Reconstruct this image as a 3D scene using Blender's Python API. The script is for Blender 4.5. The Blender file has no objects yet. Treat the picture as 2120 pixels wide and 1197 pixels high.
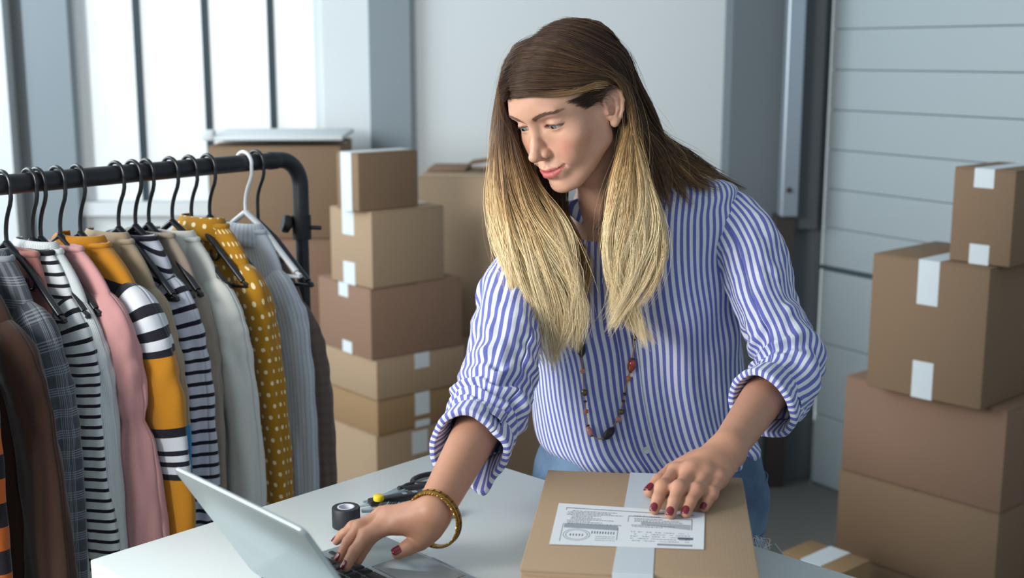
import bpy, bmesh, math, random
import numpy as np
from mathutils import Vector, Matrix

random.seed(7)
RNG = np.random.default_rng(7)
SC = bpy.context.scene
COL = SC.collection

# ------------------------------------------------------------------ camera
F_PX = 2580.0                      # focal length in pixels of the 2120 px frame
PITCH = math.atan(488 / F_PX)
CAM_Z = 1.56
cam_data = bpy.data.cameras.new('camera')
cam = bpy.data.objects.new('camera', cam_data)
COL.objects.link(cam)
cam.location = (0, 0, CAM_Z)
cam.rotation_euler = (math.pi / 2 - PITCH, 0, 0)
cam_data.sensor_width = 36
cam_data.lens = F_PX / 2120 * 36
cam_data.clip_start = 0.05
cam_data.dof.use_dof = True
cam_data.dof.focus_distance = 1.84
cam_data.dof.aperture_fstop = 4.0
SC.camera = cam

# ------------------------------------------------------------------ light
SC.view_settings.view_transform = 'Standard'
SC.view_settings.look = 'None'
SC.view_settings.gamma = 1
SC.view_settings.use_curve_mapping = False
SC.view_settings.exposure = 0.0
world = bpy.data.worlds.new('world')
SC.world = world
world.use_nodes = True
wn = world.node_tree.nodes
wn['Background'].inputs[0].default_value = (0.68, 0.77, 0.82, 1)
wn['Background'].inputs[1].default_value = 0.56


def area(name, loc, target, sx, sy, power, col):
    l = bpy.data.lights.new(name, 'AREA')
    l.shape = 'RECTANGLE'
    l.size = sx
    l.size_y = sy
    l.energy = power
    l.color = col
    o = bpy.data.objects.new(name, l)
    COL.objects.link(o)
    o.location = loc
    d = Vector(target) - Vector(loc)
    o.rotation_euler = d.to_track_quat('-Z', 'Y').to_euler()
    return o


area('window_light', (-1.7, 0.75, 1.75), (0.1, 1.95, 1.15), 0.8, 1.0, 54, (1.0, 0.96, 0.91))
area('back_wall_fill', (-2.9, 2.9, 2.2), (.2, 4.3, 1.3), 2.0, 1.6, 78, (0.88, 0.96, 1.0))  # added area lamp, brightens the back wall
area('room_light', (1.2, -0.6, 2.9), (0.3, 2.4, 0.8), 2.5, 2.0, 9, (0.72, 0.86, 1.0))


# ------------------------------------------------------------------ helpers
def _ray(px, py):
    u = (px - 1060) / F_PX
    v = (py - 598.5) / F_PX
    c, s = math.cos(PITCH), math.sin(PITCH)
    return u, c - s * v, -(s + c * v)


def pz(px, py, z):
    """world point seen at a pixel, at height z"""
    r = _ray(px, py)
    t = (z - CAM_Z) / r[2]
    return np.array([r[0] * t, r[1] * t, z])


def py_(px, py, Y):
    """world point seen at a pixel, at distance Y"""
    r = _ray(px, py)
    t = Y / r[1]
    return np.array([r[0] * t, Y, CAM_Z + r[2] * t])


def unit(v):
    v = np.asarray(v, float)
    return v / np.linalg.norm(v)


def make_mesh(name, V, Fq, uv=None, smooth=True):
    """V (n,3); Fq list of faces or an int array (m,k); uv per vertex (n,2)"""
    me = bpy.data.meshes.new(name)
    V = np.asarray(V, np.float32)
    if isinstance(Fq, np.ndarray):
        k = Fq.shape[1]
        loops = Fq.astype(np.int32).ravel()
        starts = np.arange(0, len(loops), k, dtype=np.int32)
    else:
        loops = np.array([i for f in Fq for i in f], np.int32)
        lens = np.array([len(f) for f in Fq], np.int32)
        starts = np.concatenate([[0], np.cumsum(lens)[:-1]]).astype(np.int32)
    me.vertices.add(len(V))
    me.vertices.foreach_set('co', V.ravel())
    me.loops.add(len(loops))
    me.loops.foreach_set('vertex_index', loops)
    me.polygons.add(len(starts))
    me.polygons.foreach_set('loop_start', starts)
    if uv is not None:
        l = me.uv_layers.new(name='UVMap')
        l.data.foreach_set('uv', np.asarray(uv, np.float32)[loops].ravel())
    me.update(calc_edges=True)
    me.validate()
    me.polygons.foreach_set('use_smooth', np.full(len(me.polygons), smooth))
    me.update()
    return me


def link(name, me, mat=None, parent=None, loc=(0, 0, 0)):
    o = bpy.data.objects.new(name, me)
    COL.objects.link(o)
    if mat is not None:
        me.materials.append(mat)
    if parent is not None:
        o.parent = parent
    o.location = loc
    return o


def tag(o, label=None, cat=None, group=None, kind=None):
    if label: o['label'] = label
    if cat: o['category'] = cat
    if group: o['group'] = group
    if kind: o['kind'] = kind
    return o


def thing(name, loc, rz, label, cat, group=None):
    o = bpy.data.objects.new(name, None)
    o.empty_display_size = 0.05
    COL.objects.link(o)
    o.location = loc
    o.rotation_euler = (0, 0, rz)
    return tag(o, label, cat, group)


def fuse(*parts):
    """join (V, F, uv) triples"""
    Vs, Fs, Us, n = [], [], [], 0
    for p in parts:
        V, Fc = np.asarray(p[0], float), p[1]
        U = p[2] if len(p) > 2 and p[2] is not None else np.zeros((len(V), 2))
        Vs.append(V)
        Us.append(np.asarray(U, float))
        Fs += [tuple(int(i) + n for i in f) for f in Fc]
        n += len(V)
    return np.concatenate(Vs), Fs, np.concatenate(Us)


def build(name, parts, mat, parent=None, smooth=True, bevel=0, loc=(0, 0, 0)):
    if isinstance(parts, tuple): parts = [parts]
    V, Fc, U = fuse(*parts)
    me = make_mesh(name, V, Fc, U, smooth)
    if bevel:
        bm = bmesh.new()
        bm.from_mesh(me)
        bmesh.ops.bevel(bm, geom=list(bm.edges), offset=bevel, segments=2, affect='EDGES', profile=0.5)
        bm.to_mesh(me)
        bm.free()
        me.polygons.foreach_set('use_smooth', np.full(len(me.polygons), smooth))
        if smooth: me.set_sharp_from_angle(angle=math.radians(35))
    elif smooth:
        me.set_sharp_from_angle(angle=math.radians(50))
    return link(name, me, mat, parent, loc)


def box(x0, x1, y0, y1, z0, z1):
    V = [(x, y, z) for z in (z0, z1) for y in (y0, y1) for x in (x0, x1)]
    Fc = [(0, 2, 3, 1), (4, 5, 7, 6), (0, 1, 5, 4), (2, 6, 7, 3), (0, 4, 6, 2), (1, 3, 7, 5)]
    return np.array(V, float), Fc, None


def xf(part, origin=(0, 0, 0), X=(1, 0, 0), Y=(0, 1, 0), Z=(0, 0, 1)):
    V = np.asarray(part[0], float)
    M = np.array([X, Y, Z], float)
    return (V @ M + np.asarray(origin, float),) + tuple(part[1:])


def rot(part, rz=0, origin=(0, 0, 0)):
    c, s = math.cos(rz), math.sin(rz)
    return xf(part, origin, (c, s, 0), (-s, c, 0))


def frames(P, up=(0, 0, 1)):
    """parallel transport frames along a polyline"""
    P = np.asarray(P, float)
    T = np.gradient(P, axis=0)
    T /= np.linalg.norm(T, axis=1)[:, None] + 1e-12
    N = np.zeros_like(P)
    up = np.asarray(up, float)
    n = up - T[0] * (up @ T[0])
    if np.linalg.norm(n) < 1e-4:
        n = np.array([1.0, 0, 0]) - T[0] * T[0][0]
    N[0] = n / np.linalg.norm(n)
    for i in range(1, len(P)):
        n = N[i - 1] - T[i] * (N[i - 1] @ T[i])
        N[i] = n / (np.linalg.norm(n) + 1e-12)
    return T, N, np.cross(T, N)


def smooth_path(pts, n):
    """Catmull-Rom through the points"""
    P = np.asarray(pts, float)
    if len(P) == 2:
        t = np.linspace(0, 1, n)[:, None]
        return P[0] * (1 - t) + P[1] * t
    Q = np.vstack([2 * P[0] - P[1], P, 2 * P[-1] - P[-2]])
    u = np.linspace(0, len(P) - 1, n)
    i = np.minimum(u.astype(int), len(P) - 2)
    t = (u - i)[:, None]
    a, b, c, d = Q[i], Q[i + 1], Q[i + 2], Q[i + 3]
    return 0.5 * (2 * b + (c - a) * t + (2 * a - 5 * b + 4 * c - d) * t ** 2 + (3 * b - a - 3 * c + d) * t ** 3)


def tube(P, r, seg=12, caps=True, up=(0, 0, 1), closed=False, flat=1.0):
    P = np.asarray(P, float)
    n = len(P)
    r = np.broadcast_to(np.asarray(r, float), (n,))
    T, N, B = frames(P, up)
    a = np.linspace(0, 2 * math.pi, seg, endpoint=False)
    V = (P[:, None] + r[:, None, None] * (np.cos(a)[None, :, None] * N[:, None] + flat * np.sin(a)[None, :, None] * B[:, None])).reshape(-1, 3)
    Fc = []
    m = n if closed else n - 1
    for i in range(m):
        k = (i + 1) % n
        for j in range(seg):
            l = (j + 1) % seg
            Fc.append((i * seg + j, i * seg + l, k * seg + l, k * seg + j))
    if caps and not closed:
        Fc.append(tuple(range(seg - 1, -1, -1)))
        Fc.append(tuple((n - 1) * seg + j for j in range(seg)))
    return V, Fc, None


def lathe(prof, seg=32, origin=(0, 0, 0), axis_z=(0, 0, 1)):
    prof = np.asarray(prof, float)
    a = np.linspace(0, 2 * math.pi, seg, endpoint=False)
    Z = unit(axis_z)
    X = unit(np.cross((0, 1, 0.01), Z))
    Yv = np.cross(Z, X)
    V = (prof[:, 0, None, None] * (np.cos(a)[None, :, None] * X + np.sin(a)[None, :, None] * Yv) + prof[:, 1, None, None] * Z).reshape(-1, 3) + np.asarray(origin)
    n = len(prof)
    Fc = []
    for i in range(n - 1):
        for j in range(seg):
            l = (j + 1) % seg
            Fc.append((i * seg + j, i * seg + l, (i + 1) * seg + l, (i + 1) * seg + j))
    if prof[0, 0] > 1e-6: Fc.append(tuple(range(seg - 1, -1, -1)))
    if prof[-1, 0] > 1e-6: Fc.append(tuple((n - 1) * seg + j for j in range(seg)))
    return V, Fc, None


def grid_faces(n, m, wrap=False):
    i = np.arange(n - 1)[:, None]
    j = np.arange(m if wrap else m - 1)[None]
    k = (j + 1) % m
    return np.stack([i * m + j, i * m + k, (i + 1) * m + k, (i + 1) * m + j], -1).reshape(-1, 4)


def _hash(ix, iy, iz):
    n = (ix * 374761393 + iy * 668265263 + iz * 2147483647 + 1274126177) & 0xffffffff
    n = ((n ^ (n >> 13)) * 1274126177) & 0xffffffff
    return ((n ^ (n >> 16)) & 0xffff) / 32767.5 - 1


def vnoise(P):
    P = np.asarray(P, float)
    I = np.floor(P).astype(np.int64)
    f = P - I
    f = f * f * (3 - 2 * f)
    r = 0
    for dx in (0, 1):
        for dy in (0, 1):
            for dz in (0, 1):
                w = (f[..., 0] if dx else 1 - f[..., 0]) * (f[..., 1] if dy else 1 - f[..., 1]) * (f[..., 2] if dz else 1 - f[..., 2])
                r = r + w * _hash(I[..., 0] + dx, I[..., 1] + dy, I[..., 2] + dz)
    return r


def fbm(P, oct=3):
    P = np.asarray(P, float)
    r, a = 0, 1.0
    for k in range(oct):
        r = r + a * vnoise(P * 2 ** k + 17.3 * k)
        a *= 0.5
    return r


# ------------------------------------------------------------------ materials
class NT:
    """small node-tree writer"""
    def __init__(s, name, rough=0.6, metal=0.0, spec=0.5, sss=0):
        s.m = bpy.data.materials.new(name)
        s.m.use_nodes = True
        s.t = s.m.node_tree
        s.b = s.t.nodes['Principled BSDF']
        s.b.inputs['Roughness'].default_value = rough
        s.b.inputs['Metallic'].default_value = metal
        s.b.inputs['Specular IOR Level'].default_value = spec

    def n(s, typ, inputs=None, **kw):
        nd = s.t.nodes.new('ShaderNode' + typ)
        for k, v in kw.items(): setattr(nd, k, v)
        for k, v in (inputs or {}).items():
            if isinstance(v, bpy.types.NodeSocket): s.t.links.new(v, nd.inputs[k])
            else: nd.inputs[k].default_value = v
        return nd

    def l(s, a, b):
        s.t.links.new(a, b)

    def math(s, op, a, b=0.0, c=0.0):
        return s.n('Math', {0: a, 1: b, 2: c}, operation=op).outputs[0]

    def mix(s, f, a, b, mode='MIX'):
        nd = s.n('Mix', data_type='RGBA', blend_type=mode)
        for k, v in ((0, f), (6, a), (7, b)):
            if isinstance(v, bpy.types.NodeSocket): s.l(v, nd.inputs[k])
            else: nd.inputs[k].default_value = v if k == 0 else tuple(v)[:3] + (1,)
        return nd.outputs[2]

    def coord(s, which='Object', scale=(1, 1, 1)):
        tc = s.n('TexCoord')
        mp = s.n('Mapping', {0: tc.outputs[which], 'Scale': scale})
        return mp.outputs[0]

    def noise(s, vec, scale, detail=3, rough=0.5):
        return s.n('TexNoise', {'Vector': vec, 'Scale': scale, 'Detail': detail, 'Roughness': rough}).outputs['Fac']

    def color(s, c):
        if isinstance(c, bpy.types.NodeSocket): s.l(c, s.b.inputs['Base Color'])
        else: s.b.inputs['Base Color'].default_value = tuple(c)[:3] + (1,)

    def bump(s, h, strength=0.3, dist=0.002):
        nd = s.n('Bump', {'Height': h, 'Strength': strength, 'Distance': dist})
        s.l(nd.outputs[0], s.b.inputs['Normal'])


def srgb(r, g, b):
    f = lambda v: (v / 255 / 12.92) if v / 255 <= 0.04045 else ((v / 255 + 0.055) / 1.055) ** 2.4
    return (f(r), f(g), f(b))


def plain(name, col, rough=0.5, metal=0, bump=0, scale=300, var=0.08, spec=0.5):
    m = NT(name, rough, metal, spec)
    v = m.coord()
    nz = m.noise(v, scale)
    m.color(m.mix(m.math('MULTIPLY', nz, var * 2), col, tuple(c * 0.7 for c in col)))
    if bump: m.bump(nz, bump, 0.001)
    return m.m
# ================================================================== ROOM
M_WALL = plain('wall_paint', srgb(222, 229, 232), .8, scale=3, var=.05)
M_GREYW = plain('pier_and_shade_grey', srgb(134, 146, 154), .7, scale=3, var=.06)
M_DARKW = plain('backing_and_shade_dark', srgb(92, 98, 102), .7, scale=3, var=.06)
M_FLOOR = plain('concrete_floor', srgb(120, 118, 114), .6, scale=4, var=.25, bump=.2)
M_CEIL = plain('ceiling_paint', srgb(200, 206, 210), .9, scale=3, var=.05)


def struct(name, parts, mat, parent=None, **k):
    o = build(name, parts, mat, parent, smooth=False, **k)
    o['kind'] = 'structure'
    return o


WY = 4.6
struct('floor', box(-3.4, 3.2, -1.2, 5.2, -.1, 0), M_FLOOR)
struct('ceiling', box(-3.4, 3.2, -1.2, 5.2, 3.2, 3.3), M_CEIL)
WX0, WX1, WZ0, WZ1 = -1.585, -.687, 1.02, 2.75
struct('wall_back', [box(-3.3, WX0, WY, WY + .25, 0, 3.2), box(WX1, 1.1, WY, WY + .25, 0, 3.2),
                     box(WX0, WX1, WY, WY + .25, 0, WZ0), box(WX0, WX1, WY, WY + .25, WZ1, 3.2)], M_WALL)
# pilasters and recesses either side of the window
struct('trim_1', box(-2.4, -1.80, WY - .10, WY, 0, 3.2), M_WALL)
struct('trim_2', box(-1.80, -1.745, WY - .03, WY, 0, 3.2), M_DARKW)  # shade of the recess put into its dark colour
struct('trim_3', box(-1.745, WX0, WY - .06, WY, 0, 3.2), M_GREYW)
struct('trim_4', box(-.513, -.365, WY - .05, WY, 0, 3.2), M_GREYW)  # grey colour stands in for a column face in shade
struct('trim_5', box(.770, 1.115, WY - .16, WY, 0, 3.2), plain('shaded_wall_paint', srgb(112, 122, 128), .7, scale=3, var=.06))  # shaded return face and pipe shadow darkened in the colour
# window with frosted bright panes
win = struct('window_1', [box(WX0 - .0, WX1, WY - .03, WY + .01, WZ0 - .05, WZ0), box(WX0, WX0 + .035, WY + .02, WY + .08, WZ0, WZ1),
                          box(WX1 - .035, WX1, WY + .02, WY + .08, WZ0, WZ1), box(WX0, WX1, WY + .02, WY + .08, WZ1 - .04, WZ1)], M_WALL)


def pane_mat():
    m = NT('lit_frosted_glass', .3)
    v = m.coord('Object')
    nz = m.noise(v, 3.0, 3)
    c = m.mix(nz, srgb(222, 234, 238), srgb(244, 247, 247))
    m.color(srgb(120, 130, 135))
    m.l(c, m.b.inputs['Emission Color'])
    m.b.inputs['Emission Strength'].default_value = .92
    return m.m


M_PANE = pane_mat()
M_MUL = plain('dark_steel_bar', srgb(30, 52, 62), .5, .3)
xs = [py_(275, 0, WY)[0], py_(418, 0, WY)[0], py_(555, 0, WY)[0]]
ed = [WX0 + .03] + xs + [WX1 - .03]
for a, b in zip(ed, ed[1:]):
    build('pane', box(a, b, WY + .045, WY + .055, WZ0, WZ1 - .03), M_PANE, win, smooth=False)
for x in xs:
    build('glazing_bar', box(x - .011, x + .011, WY + .02, WY + .07, WZ0, WZ1), M_MUL, win, smooth=False)
# left wall with a big opening, right wall
M_WIN2 = M_WALL
struct('wall_left', [box(-3.4, -3.3, -1.2, 4.6, 0, .9), box(-3.4, -3.3, -1.2, 4.6, 2.9, 3.2), box(-3.4, -3.3, 3.4, 4.6, .9, 2.9)], M_WALL)
# sectional door on the right, running towards the camera
D0 = np.array([1.085, 4.45, 0]); DD = np.array([.525, -.851, 0]); DN = np.array([-.851, -.525, 0])
M_DOOR = plain('door_steel', srgb(176, 190, 196), .45, .0, scale=5, var=.04)


def wallbox(s0, s1, t0, t1, z0, z1, bev=0):
    return xf(box(s0, s1, t0, t1, z0, z1), D0, DD, DN, (0, 0, 1))


door = struct('door_1', wallbox(.04, 3.4, -.06, -.03, 0, 3.0), M_DARKW)
zl = [3.0]
z = .813
k = 0
edges = [.813 + .1380 * i for i in range(0, 16)]
for z0, z1 in zip(edges, edges[1:]):
    b = build('door_slat', wallbox(.05, 3.3, -.030, .0, z0 + .0018, z1), M_DOOR, door, smooth=False, bevel=.003)
for z0, z1 in ((.0, .262), (.262, .530), (.530, .797)):
    build('door_slat', wallbox(.05, 3.3, -.030, .0, z0 + .002, z1), M_DOOR, door, smooth=False, bevel=.004)
build('rubber_seal', wallbox(.04, 3.3, -.034, .002, .800, .814), plain('rubber', srgb(70, 86, 94), .7), door, smooth=False)
M_GALV = plain('galvanised_steel', srgb(168, 182, 196), .35, .5, scale=30)
M_POST = plain('brown_steel_post', srgb(66, 58, 56), .6, scale=20)
gp = py_(1632, 300, 4.36)
rail_ = struct('trim_6', box(gp[0] - .030, gp[0] + .030, 4.30, 4.36, 1.0, 3.2), M_GALV, bevel=.006)
build('bolt', lathe([(.0001, .006), (.008, .006), (.010, 0), (.010, -.004)], 12, (gp[0] - .004, 4.298, 1.095), (0, -1, 0)), M_POST, rail_)
struct('trim_7', box(gp[0] - .035, gp[0] + .030, 4.34, 4.42, 0, 1.0), M_POST)
struct('trim_8', box(gp[0] + .03, gp[0] + .115, 4.37, 4.46, .95, 3.2), M_DARKW)  # dark box added where the slot beside the door lies in shade

# ================================================================== CARTONS
def kraft_mat(name, c):
    m = NT(name, .8, 0, .25)
    v = m.coord()
    n1 = m.noise(v, 6, 3); n2 = m.noise(v, 420, 3)
    a = m.mix(m.math('MULTIPLY', n1, .35), c, tuple(x * .78 for x in c))
    a = m.mix(m.math('MULTIPLY', n2, .5), a, tuple(min(1, x * 1.22) for x in c))
    m.color(a)
    w = m.n('TexWave', {'Vector': m.coord('Object', (1, 1, 0)), 'Scale': 60.0, 'Distortion': .3}, wave_type='BANDS').outputs['Fac']
    m.bump(m.math('ADD', m.math('MULTIPLY', w, .35), n2), .12, .0006)
    return m.m


KR = [kraft_mat('kraft_board', srgb(136, 113, 91)), kraft_mat('kraft_board_pale', srgb(166, 143, 118)), kraft_mat('kraft_board_pink', srgb(142, 114, 96)), kraft_mat('kraft_board_yellow', srgb(152, 125, 92))]
M_TAPE = plain('white_tape', srgb(222, 232, 238), .35, scale=40, var=.05, spec=.6)
M_EDGE = plain('board_edge', srgb(120, 92, 66), .9)


def carton(label, x, y, z, rz, wx, wy, h, tapes=(), mat=0, group=None, seam='x', name='cardboard_box', open_top=False, gap=.0015):
    """box with near corner at (x, y): wx along its local x, wy along its local y"""
    t = thing(name, (x, y, z), rz, label, 'box', group)
    m = KR[mat]
    b = .004
    build('body', box(0, wx, 0, wy, gap, h - .004), m, t, bevel=b)
    # four flaps: two visible on top with a seam between
    if seam == 'x':
        tops = [box(.001, wx - .001, .001, wy / 2 - .001, h - .005, h), box(.001, wx - .001, wy / 2 + .001, wy - .001, h - .005, h)]
    else:
        tops = [box(.001, wx / 2 - .001, .001, wy - .001, h - .005, h), box(wx / 2 + .001, wx - .001, .001, wy - .001, h - .005, h)]
    for tp in tops: build('top_flap', tp, m, t, bevel=.0018)
    e = .0006
    for (face, pos, w, a, c) in tapes:
        # a, c: heights from .. to on a side face; face 'T' = over the top along x or y
        if face == 'F':      # local y = 0 face
            build('tape', box(pos - w / 2, pos + w / 2, -e, 0.002, a, c), M_TAPE, t, smooth=False)
        elif face == 'L':    # local x = 0 face
            build('tape', box(-e, 0.002, pos - w / 2, pos + w / 2, a, c), M_TAPE, t, smooth=False)
        elif face == 'TY':   # over the top along y
            build('tape', box(pos - w / 2, pos + w / 2, -e, wy + e, h - .001, h + e), M_TAPE, t, smooth=False)
        elif face == 'TX':
            build('tape', box(-e, wx + e, pos - w / 2, pos + w / 2, h - .001, h + e), M_TAPE, t, smooth=False)
    return t


def solve(px, X0, Y0, z, cx, cy):
    """length along (cx, cy) from (X0, Y0) until the pixel column px"""
    k = (px - 1060) / F_PX
    c, s = math.cos(PITCH), math.sin(PITCH)
    return (k * (Y0 * c - (z - CAM_Z) * s) - X0) / (cx - k * cy * c)


def corner_carton(label, xl, xm, xr, ytop, Y, phi, z0, tapes, mat=0, group=None, wr=None, wl=None, z1=None, seam='x'):
    """near vertical edge at column xm; left face to column xl, right face to column xr"""
    c, s = math.cos(math.radians(phi)), math.sin(math.radians(phi))
    p = py_(xm, ytop, Y)
    z1 = p[2] if z1 is None else z1
    zc = (z0 + z1) / 2
    X0 = solve(xm, 0, Y, zc, 1, 0)
    WR_ = wr or solve(xr, X0, Y, zc, c, s)
    WL_ = wl or solve(xl, X0, Y, zc, -s, c)
    h = z1 - z0
    tp = []
    for f in tapes:
        face, fr, w, a, b_ = f
        L = WR_ if face in ('F', 'TY') else WL_
        tp.append((face, fr * L, w, a * h, b_ * h))
    carton(label, X0, Y, z0, math.radians(phi), WR_, WL_, h, tp, mat, group, seam)
    return z1


G1 = 'cartons stacked left of the woman'
Zb = py_(780, 905, 3.6)[2]
z = corner_carton('lowest carton of the left stack, beside the table', 672, 782, 955, 905, 3.6, 41, 0, [('F', .5, .06, .80, .97)], 1, G1, z1=Zb)
z = corner_carton('flat carton second from the bottom of the left stack', 665, 782, 962, 832, 3.6, 41, z, [('F', .5, .055, .35, 1.0), ('F', .5, .055, .0, .2)], 3, G1)
z = corner_carton('flat carton third from the bottom of the left stack', 658, 780, 963, 748, 3.6, 40, z, [('F', .5, .055, .62, 1.0)], 1, G1)
z = corner_carton('pinkish brown carton fourth from the bottom of the left stack', 660, 768, 957, 600, 3.6, 38, z, [('L', .5, .055, .8, 1.0), ('L', .45, .055, .0, .17), ('TX', .5, .055, 0, 1)], 2, G1, seam='y')
z = corner_carton('second carton from the top of the left stack with tape at the seam', 684, 770, 920, 440, 3.6, 42, z, [('L', .55, .06, .0, .30), ('L', .55, .06, .66, 1.0), ('TX', .55, .06, 0, 1)], 1, G1)
z = corner_carton('smallest carton topping the left stack with a white tape strip', 697, 742, 866, 318, 3.6, 41, z, [('L', .55, .055, .0, 1.0), ('TX', .55, .055, 0, 1)], 0, G1)

G2 = 'large cartons stacked behind the rail'
a = py_(440, 303, 4.15); b = py_(710, 300, 4.15); zt = b[2]; zm = py_(710, 490, 4.15)[2]
w_ = b[0] - a[0]
carton('large brown carton on top of the stack behind the clothes rail', a[0], 4.08, zm, math.radians(2), w_, .40, zt - zm, [('TX', .20, .05, 0, 0)], 0, G2)
zm2 = py_(700, 660, 4.15)[2]
carton('large carton in the middle of the stack behind the clothes rail', a[0] - .02, 4.06, zm2, math.radians(1), w_ - .01, .42, zm - zm2, [], 2, G2)
carton('large carton at the bottom of the stack behind the clothes rail', a[0] + .01, 4.05, 0, math.radians(2), w_ + .01, .44, zm2, [('F', .3, .05, .3, .5)], 0, G2)
G3 = 'tall cartons behind the woman'
a = py_(868, 362, 4.1); b = py_(1010, 376, 4.0)
zt = a[2]; zm = py_(960, 700, 4.0)[2]
for lab, z0, z1, xa, w_, dep, m in (('tall carton under the taller one behind the woman', 0, zm, .02, .40, .4, 1), ('tall pale carton beside the left stack with a loose sheet on top', zm, zt, 0, .42, .38, 1)):
    carton(lab, a[0] + xa, 4.05, z0, math.radians(-4), w_, dep, z1 - z0, [], m, G3)
# open flap standing up on the pale carton
t = thing('loose_cardboard_sheet', (a[0] + .02, 4.20, zt), math.radians(-4), 'loose cardboard sheet lying on the pale carton by the white wall', 'cardboard')
build('sheet', box(0, .13, 0, .20, .001, .012), KR[2], t, bevel=.002)
build('folded_flap', xf(box(.14, .30, 0, .16, -.0, .005), (0, 0, 0.004), (.98, 0, .14), (0, 1, 0), (-.14, 0, .98)), M_EDGE, t, bevel=.001)
# low cartons seen between the right arm and the torso
p = py_(1040, 880, 2.95)
carton('carton low behind the woman, seen under her right sleeve', p[0] - .06, 2.95, .30, math.radians(6), .40, .35, py_(1090, 852, 2.95)[2] - .30, [], 0, 'low cartons behind the woman')
carton('carton on the floor behind the woman under another one', p[0] - .08, 2.93, 0, math.radians(3), .43, .38, .30, [], 1, 'low cartons behind the woman')

G4 = 'cartons stacked by the shutter door'
z3 = py_(2068, 1066, 3.0)[2]
zb4 = z3 - .245
PH = 41.5
zf = corner_carton('lowest carton of the right stack at the picture edge', 1727, 2060, 2300, 0, 3.0, PH, 0, [], 0, G4, wr=.42, z1=zb4)
z = corner_carton('large carton second from the bottom of the right stack', 1733, 2062, 2300, 0, 3.0, PH, zb4, [], 0, G4, wr=.42, z1=z3)
z = corner_carton('wide carton in the middle of the right stack', 1746, 2078, 2300, 852, 3.0, PH, z, [], 2, G4, wr=.42)
z = corner_carton('tall carton second from the top of the right stack with white tape', 1800, 2040, 2300, 556, 3.0, PH + 1, z, [('L', .5, .058, .68, 1.0), ('L', .5, .058, .0, .27), ('TX', .5, .058, 0, 1)], 0, G4, wr=.32)
z = corner_carton('small carton topping the right stack with white tape', 1970, 2097, 2300, 354, 3.0, PH, z, [('L', .5, .052, .80, 1.0), ('L', .5, .052, .0, .21), ('TX', .5, .052, 0, 1)], 0, G4, wr=.22)
corner_carton('taped carton on the floor between the table and the right stack', 1612, 1736, 1796, 1188, 2.85, 41, 0, [('TX', .5, .06, 0, 1), ('L', .5, .06, .8, 1.0)], 3)
w0 = py_(428, 296, 4.12); w1 = py_(712, 292, 4.12)
t = thing('lit_carton_top', (w0[0], 4.07, w1[2] + .004), math.radians(2), 'thin white slab standing in for the brightly lit top of the carton below the window', 'lit carton top')  # white slab added to show strong light on the carton top
build('sheet', box(0, w1[0] - w0[0], 0, .42, .0, .015), M_WALL, t, bevel=.004)
build('corner_block', box(-.004, .035, -.004, .05, .0, .034), M_WALL, t, bevel=.006)
# ================================================================== CLOTHES RAIL
RZ = 1.352
RD = np.array([.600, .800, 0])           # along the rail, away from the camera
GD = np.array([.800, -.600, 0])          # towards the near shoulder of the clothes
R1p = np.array([-.462, 2.477, RZ])       # where the rail starts to bend down
M_RAIL = plain('black_powder_coat', srgb(34, 36, 42), .42, scale=200)
M_KNOB = plain('black_knob', srgb(26, 26, 30), .5)
rk = thing('clothes_rail', (R1p[0], R1p[1], 0), 0, 'black tubular clothes rail full of hanging garments', 'clothes rail')


def rr(v): return np.asarray(v, float) - np.array([R1p[0], R1p[1], 0])


ro_ = .0165
far = R1p + RD * .055
near = R1p - RD * 1.28
pts = [near + (0, 0, 0), R1p - RD * .02]
bend = [R1p + RD * (.055 * math.sin(a)) + np.array([0, 0, -.055 * (1 - math.cos(a))]) for a in np.linspace(0, math.pi / 2, 12)]
build('rail', tube(np.array([rr(near + (near - R1p) * t * 0 + RD * 0) for t in [0]] + [rr(R1p - RD * 1.0), rr(R1p - RD * .5), rr(R1p - RD * .05)] + [rr(b_) for b_ in bend] + [rr(far + (0, 0, -.16))]), ro_, 20), M_RAIL, rk)
build('rail_joint', tube([rr(R1p - RD * .030), rr(R1p - RD * .028), rr(R1p - RD * .008), rr(R1p - RD * .006)], np.array([ro_, ro_ + .0012, ro_ + .0012, ro_]), 20), M_RAIL, rk)
build('upright', tube([rr(far + (0, 0, -.14)), rr(far + (0, 0, -1.28))], .0135, 16), M_RAIL, rk)
build('collar', tube([rr(far + (0, 0, -.115)), rr(far + (0, 0, -.165))], .0195, 18), M_KNOB, rk)
kp = rr(far + (0, 0, -.140))
kd = unit(np.array([-.9, -.35, 0.25]))
build('clamp_knob', [tube([kp, kp + kd * .030], .006, 10), lathe([(.0001, .018), (.016, .018), (.019, .012), (.018, .004), (.010, 0)], 18, kp + kd * .022, kd)], M_KNOB, rk)
build('side_pin', tube([kp, kp + np.array([.040, 0, -.002])], .0045, 10), M_KNOB, rk)
foot = far + (0, 0, -1.285)
build('foot', tube([rr(foot + GD * .24), rr(foot - GD * .24)], .015, 14), M_RAIL, rk)
nearp = near
build('upright', tube([rr(nearp), rr(nearp + (0, 0, -1.28))], .0135, 16), M_RAIL, rk)
build('foot', tube([rr(nearp + (0, 0, -1.285) + GD * .24), rr(nearp + (0, 0, -1.285) - GD * .24)], .015, 14), M_RAIL, rk)
build('lower_bar', tube([rr(foot + (0, 0, .02)), rr(nearp + (0, 0, -1.265))], .012, 14), M_RAIL, rk)
for e_ in (foot, nearp + (0, 0, -1.285)):
    for s_ in (-.22, .22):
        c_ = rr(e_ + GD * s_ + (0, 0, -.035))
        build('castor', lathe([(.008, -.010), (.028, -.010), (.030, -.006), (.030, .006), (.028, .010), (.008, .010)], 20, c_, (RD[0], RD[1], 0)), M_KNOB, rk)


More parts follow.
